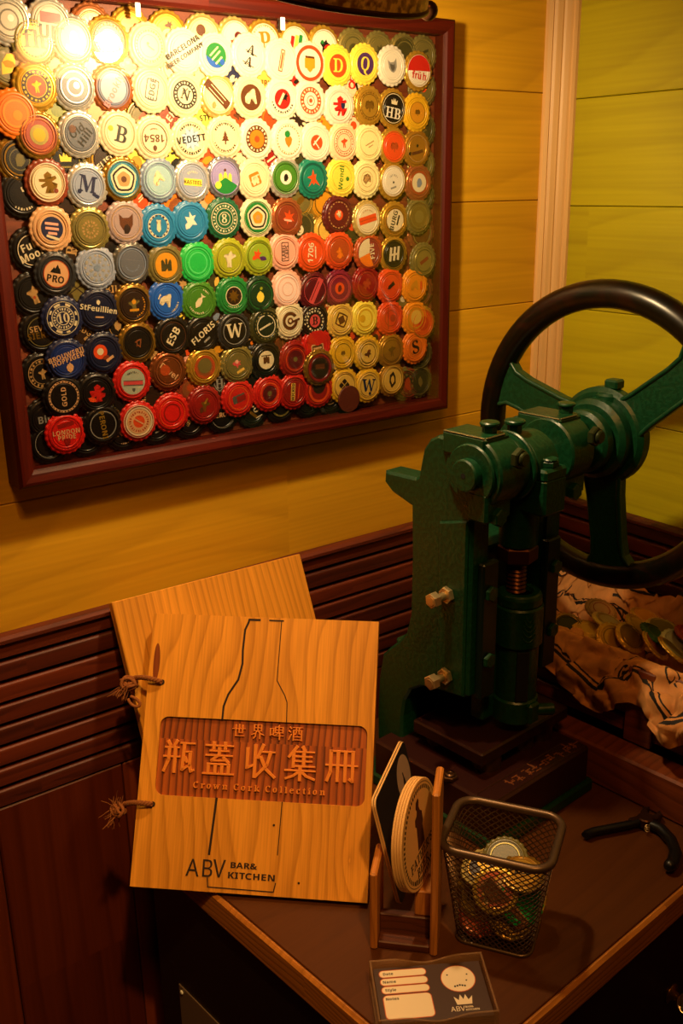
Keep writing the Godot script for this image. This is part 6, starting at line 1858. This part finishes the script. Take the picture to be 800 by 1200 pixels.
func build_paper() -> void:
	var t = thing("kraft_paper", "crumpled brown paper with black printed lines hanging over the crate's rim", "paper", on_desk(0, 0, 0), YAW)
	var n = FastNoiseLite.new()
	n.seed = 4
	n.frequency = 0.03
	n.fractal_octaves = 3
	var nb = 110
	var na = 90
	var grid = []
	for i in nb + 1:
		var row = []
		var b = lerpf(0.033, 0.338, float(i) / nb)
		var flap = 0.034 + 0.018 * sin(b * 37.0) + 0.030 * exp(-pow((b - 0.292) / 0.024, 2.0)) - 0.012 * exp(-pow((b - 0.245) / 0.020, 2.0))
		for j in na + 1:
			# along the strip: hangs outside the left rim, over it, down into the crate, across and up the far side
			var q = lerpf(-flap, 0.225, float(j) / na)
			var p = Vector3.ZERO
			var out = -0.1740
			if q < 0.0:
				var away = 0.014 * smoothstep(0.0, 0.030, -q) + 0.016 * exp(-pow((b - 0.292) / 0.022, 2.0)) * smoothstep(0.0, 0.03, -q)
				p = Vector3(out - 0.006 - away, 0.1085 + q * 0.93, b)
			elif q < 0.020:
				var f = PI * q / 0.020
				p = Vector3(out - 0.006 * cos(f), 0.1085 + 0.006 * sin(f), b)
			elif q < 0.070:
				p = Vector3(out + 0.008 + 0.45 * (q - 0.020), 0.1085 - 0.9 * (q - 0.020) * (1.0 - 0.3 * smoothstep(0.05, 0.07, q)), b)
			elif q < 0.160:
				p = Vector3(-0.1470 + 0.85 * (q - 0.070), 0.0760 + 0.004 * sin((q - 0.07) * 35.0), b)
			else:
				var e = q - 0.160
				p = Vector3(-0.0705 + 0.28 * e, 0.0760 + 0.80 * e, b)
			var h = paper_height(q, b, n)
			var sh = 0.55 if q > -0.004 and q < 0.024 else 1.0
			p += Vector3(-1.05 if q < 0.015 else 0.5, 0.8, 0.0) * h * sh
			p.z += 0.5 * paper_height(b + 0.3, q, n)
			if q > 0.16:
				p.y += 0.010 * sin(b * 60.0) * smoothstep(0.16, 0.2, q)
			if q < 0.0:
				p.x = minf(p.x, out - 0.0055 - 0.0065 * smoothstep(0.0, 0.010, -q))
			row.append(p)
		grid.append(row)
	var s = new_st()
	for side in 2:
		smooth(s)
		for i in nb:
			for j in na:
				var v = [grid[i][j], grid[i + 1][j], grid[i + 1][j + 1], grid[i][j + 1]]
				var uv = []
				for c in [[i, j], [i + 1, j], [i + 1, j + 1], [i, j + 1]]:
					uv.append(Vector2(c[0] * 1.5 / nb + 0.1, c[1] * 1.1 / na))
				var lift = Vector3(0, 0.0003 if side == 1 else 0.0, 0.0)
				for k in ([0, 1, 2, 0, 2, 3] if side == 0 else [0, 2, 1, 0, 3, 2]):
					s.set_uv(uv[k])
					s.add_vertex(v[k] + lift)
	var m = mat("kraft", Color.WHITE, 0.75)
	m.albedo_texture = tex["kraft"]
	part("sheet", s, m, t)

func build_crate_caps() -> void:
	var g = "bottle caps heaped in the crate"
	var rows = [
		[-0.1400, 0.0930, 0.1850, -80, 10, 0, "gold", "gold", "", "plain gold cap at the near end of the heap in the crate"],
		[-0.1180, 0.0960, 0.1900, -70, 30, 0, "gold_lt", "cream", "r gold 9 10", "cream gold cap lying flat in the crate beneath the wheel rim"],
		[-0.1060, 0.0950, 0.2150, -30, 20, 0, "gold", "yellowtan", "", "gold cap with bright crimps tilted toward the desk front"],
		[-0.1280, 0.0940, 0.2200, -25, 0, 30, "gold", "gold_dk", "", "gold cap standing on edge in the middle of the heap"],
		[-0.1380, 0.0920, 0.2080, -15, -20, 0, "gold", "gold", "r gold_dk 8 9", "ringed gold cap upright at the near edge of the heap"],
		[-0.1120, 0.0970, 0.2360, -50, 30, 0, "green_dk", "green_dk", "r olive_lt 8 8.6", "dark green cap in the heap of the crate"],
		[-0.0930, 0.0960, 0.2320, -85, 0, 0, "gold_lt", "olive_lt", "", "dull brass cap lying at the back of the heap"],
		[-0.1240, 0.0930, 0.2430, -20, 25, 0, "gold", "redbrown", "", "red brown cap with gold crimps in the heap"],
		[-0.1080, 0.0950, 0.2560, -60, -20, 0, "silver", "pewter", "", "grey metal cap among gold ones in the crate"],
		[-0.0960, 0.0990, 0.2620, -70, 20, 0, "red_dk", "red_dk", "", "small dark red cap in the heap near the lone white-faced one"],
		[-0.1280, 0.0960, 0.2620, -30, 40, 0, "gold", "olive", "", "olive gold cap leaning on its neighbours in the crate"],
		[-0.1150, 0.1030, 0.2830, -48, 25, 0, "gold_lt", "cream", "r tan 10 10.5;b tan 10 1 20 0 0", "cream faced cap with faint line, largest in the crate"],
		[-0.1330, 0.0940, 0.2900, -20, 10, 0, "gold_dk", "brass", "", "tarnished brass cap under the cream faced one"],
		[-0.0950, 0.0970, 0.2880, -90, 0, 10, "olive", "olive_dk", "", "dark olive cap at the far side of the heap"],
		[-0.1000, 0.0960, 0.1700, -60, -10, 0, "tan", "peachtan", "r rust 7 8", "peach cap behind the plain gold one in the crate"],
		[-0.1520, 0.0950, 0.1700, -40, -30, 0, "gold_dk", "nearblack", "", "black faced gold cap leaning on the paper by the press"],
		[-0.0820, 0.0950, 0.2080, -70, 20, 0, "gold", "amber", "", "amber cap near the wall side of the crate"],
		[-0.1180, 0.0900, 0.3050, -80, 0, 0, "copper", "rust", "", "rust cap at the outer end of the heap"],
	]
	for r in rows:
		loose_cap(Vector3.ZERO, Vector3.ZERO, r[6], r[7], r[8], r[9], g)
		var c = get_child(get_child_count() - 1)
		c.transform = Transform3D(Basis(Vector3.UP, YAW) * Basis.from_euler(Vector3(lerpf(-70.0, r[3], 0.45), r[4], r[5]) * (PI / 180.0)), on_desk(r[0] - 0.002, r[1] + 0.012, r[2] - 0.016))

# ------------------------------------------------------------------ pliers
func build_pliers() -> void:
	var t = thing("pliers", "end cutting pliers with curved black handles lying open on the desk", "pliers", on_desk(-0.2310, 0.0060, 0.2920), YAW)
	var grip = mat("grip_black", Color(0.035, 0.03, 0.028), 0.38)
	var steel = mat("tool_steel", Color(0.28, 0.17, 0.11), 0.36, 0.8)
	var s = new_st()
	tube(s, [Vector3(-0.003, 0, -0.003), Vector3(-0.014, 0, -0.0075), Vector3(-0.028, 0, -0.0145), Vector3(-0.040, 0, -0.0205), Vector3(-0.048, 0, -0.0225), Vector3(-0.050, 0, -0.0220)], 0.0036, 10, false, 1.0, 0.8)
	part("handle", s, grip, t)
	s = new_st()
	tube(s, [Vector3(0.001, 0, 0.003), Vector3(0.001, 0, 0.014), Vector3(-0.006, 0, 0.027), Vector3(-0.018, 0.001, 0.038), Vector3(-0.030, 0.001, 0.043), Vector3(-0.035, 0.001, 0.0435)], 0.0046, 10, false, 1.1, 0.85)
	ball(s, Vector3(-0.0355, 0.001, 0.0435), 0.0049, 12)
	part("handle", s, grip, t)
	s = new_st()
	cyl(s, Vector3(0.001, -0.004, 0), Vector3(0.001, 0.0045, 0), 0.0066, 0.001, 20)
	box(s, Vector3(-0.006, 0.000, -0.0038), Vector3(0.012, 0.006, 0.006), 0.0012, Transform3D(Basis(Vector3.UP, -0.35), Vector3.ZERO))
	part("joint", s, steel, t)
	for e in [-1.0, 1.0]:
		s = new_st()
		var o = poly([0, -3.2, 8, -4.5, 15, -2.0, 17, 3.5, 14.5, 3.0, 11, 1.2, 4, 2.6, 0, 2.6], 0.001)
		if e < 0.0:
			for i in o.size():
				o[i].y = -o[i].y
		prism(s, o, -0.0030, 0.0030, Transform3D(Basis(Vector3.RIGHT, -PI / 2), Vector3.ZERO) * Transform3D(Basis(Vector3.BACK, -e * 0.45 + 0.15), Vector3(0.002, 0, 0)), 0.0008)
		part("jaw", s, steel, t)
	s = new_st()
	var pts = []
	for i in 40:
		var f = i * 0.75
		pts.append(Vector3(-0.010, 0.0005, 0.008) + Vector3(0.00032 * i, 0.0019 * cos(f), 0.0019 * sin(f)).rotated(Vector3.UP, 0.5))
	tube(s, pts, 0.0004, 5)
	part("spring", s, mat("bright_steel"), t)

func _ready() -> void:
	# camera, environment, light, exposure
	var cam = Camera3D.new()
	cam.name = "camera"
	cam.fov = 54.50
	cam.near = 0.02
	cam.far = 20.0
	add_child(cam)
	cam.transform = Transform3D(Basis(Vector3(0.79676, -0.01401, 0.60413), Vector3(0.19976, 0.94963, -0.24144), Vector3(-0.57032, 0.31306, 0.75943)).orthonormalized(), Vector3(-0.8114, EYE, 0.7129))
	cam.current = true
	var we = WorldEnvironment.new()
	we.name = "surroundings"
	var env = Environment.new()
	env.background_mode = Environment.BG_COLOR
	env.background_color = Color.BLACK
	env.tonemap_mode = Environment.TONE_MAPPER_LINEAR
	env.tonemap_exposure = 1.22
	env.sdfgi_enabled = true
	env.ssao_enabled = true
	env.ssil_enabled = true
	we.environment = env
	add_child(we)
	var bulb = OmniLight3D.new()
	bulb.name = "picture_lamp_light"
	bulb.light_color = Color(1.0, 0.86, 0.63)
	bulb.light_energy = 0.122
	bulb.light_size = 0.012
	bulb.omni_range = 6.0
	bulb.omni_attenuation = 2.0
	bulb.shadow_enabled = true
	bulb.position = Vector3(-0.410, EYE + 0.1130, 0.1890)
	add_child(bulb)
	var area = AreaLight3D.new()  # out of view, placed to light the walls and desk things from the front
	area.name = "unseen_ceiling_panel_light"
	area.area_size = Vector2(0.3, 0.3)
	area.light_color = Color(1.0, 0.66, 0.30)
	area.light_energy = 0.5
	area.shadow_enabled = true
	var high = Transform3D(Basis.IDENTITY, Vector3(-0.95, 2.42, 1.10)).looking_at(Vector3(-0.32, 1.0, 0.10))
	area.transform = high
	add_child(area)
	var spot = SpotLight3D.new()  # out of view, aimed to brighten the album and the near part of the desk
	spot.name = "unseen_desk_spot_light"
	spot.light_color = Color(1.0, 0.78, 0.45)
	spot.light_energy = 1.35
	spot.light_size = 0.03
	spot.spot_range = 6.0
	spot.spot_attenuation = 2.0
	spot.spot_angle = 10.0
	spot.spot_angle_attenuation = 1.0
	spot.shadow_enabled = true
	var aim = Transform3D(Basis.IDENTITY, Vector3(-0.80, 2.36, 1.05)).looking_at(Vector3(-0.53, 0.84, 0.17))
	spot.transform = aim
	add_child(spot)
	rng.seed = 20

	# textures
	grain_image("pine_x", 512, 34.0, 2.0, 0.24, true, 3)
	grain_image("pine_y", 512, 30.0, 1.6, 0.20, false, 5, [], 0.75)
	grain_image("pine_z", 512, 34.0, 2.0, 0.24, true, 9)
	grain_image("pine_album", 640, 17.0, 1.6, 0.19, false, 21, [Vector3(0.50, 0.45, 2.6), Vector3(0.80, 0.85, 1.6)], 0.85)
	grain_image("pine_fine", 512, 40.0, 0.8, 0.55, false, 33)
	grain_image("soft_x", 512, 20.0, 3.0, 0.14, true, 14, [], 0.5)
	grain_image("soft_y", 256, 12.0, 1.0, 0.06, false, 15)
	mottle_image("cast", 256, Color(0.80, 0.86, 0.80), Color(1, 1, 1), 22.0, 6)
	mottle_image("rim", 256, Color(0.45, 0.62, 0.42), Color(1.0, 0.72, 0.55), 5.0, 8)
	mottle_image("bronze", 256, Color(0.50, 0.30, 0.15), Color(1.0, 0.82, 0.48), 16.0, 2, -0.05)
	kraft_image()

	cap_shapes()
	build_room()
	var sc = new_st()
	box(sc, Vector3(0, 0, 0.03), Vector3(0.34, 0.34, 0.04), 0.004)
	cyl(sc, Vector3(0, 0, 0.05), Vector3(0, 0.10, 0.12), 0.015)
	var fitting = thing("unseen_ceiling_panel", "unseen square warm light panel, placed at the ceiling to light the corner", "ceiling light", Vector3.ZERO)
	part("housing", sc, mat("fitting", Color(0.2, 0.17, 0.13), 0.5), fitting)
	sc = new_st()
	box(sc, Vector3(0, 0, 0.007), Vector3(0.3, 0.3, 0.006), 0.001)
	var gm = mat("panel_glow", Color(1, 0.85, 0.6), 0.5)  # glowing face of the unseen panel
	gm.emission_enabled = true
	gm.emission = Color(1.0, 0.66, 0.30)
	gm.emission_energy_multiplier = 0.3
	part("diffuser", sc, gm, fitting)
	fitting.transform = high
	sc = new_st()
	cyl(sc, Vector3(0, 0, 0.012), Vector3(0, 0, 0.10), 0.038, 0.003, 32)
	cyl(sc, Vector3(0, 0, 0.09), Vector3(0.0, 0.14, 0.17), 0.008)
	var can = thing("unseen_spotlight", "small black ceiling lamp out of view, placed to light the wooden album", "unseen_spotlight")
	part("can", sc, mat("spot_black", Color(0.04, 0.04, 0.04), 0.5), can)
	sc = new_st()
	cyl(sc, Vector3(0, 0, 0.006), Vector3(0, 0, 0.011), 0.032, 0.001, 28)
	var lens = mat("spot_glow", Color(1, 0.85, 0.6), 0.4)  # glowing face of the unseen spot
	lens.emission_enabled = true
	lens.emission = Color(1.0, 0.78, 0.45)
	lens.emission_energy_multiplier = 2.0
	part("lens", sc, lens, can)
	can.transform = aim
	build_desk()
	build_frame()
	build_lamp()
	build_press()
	build_album()
	build_crate()
	build_paper()
	build_crate_caps()
	build_holder()
	build_coasters()
	build_basket()
	build_basket_caps()
	build_cards()
	build_pliers()
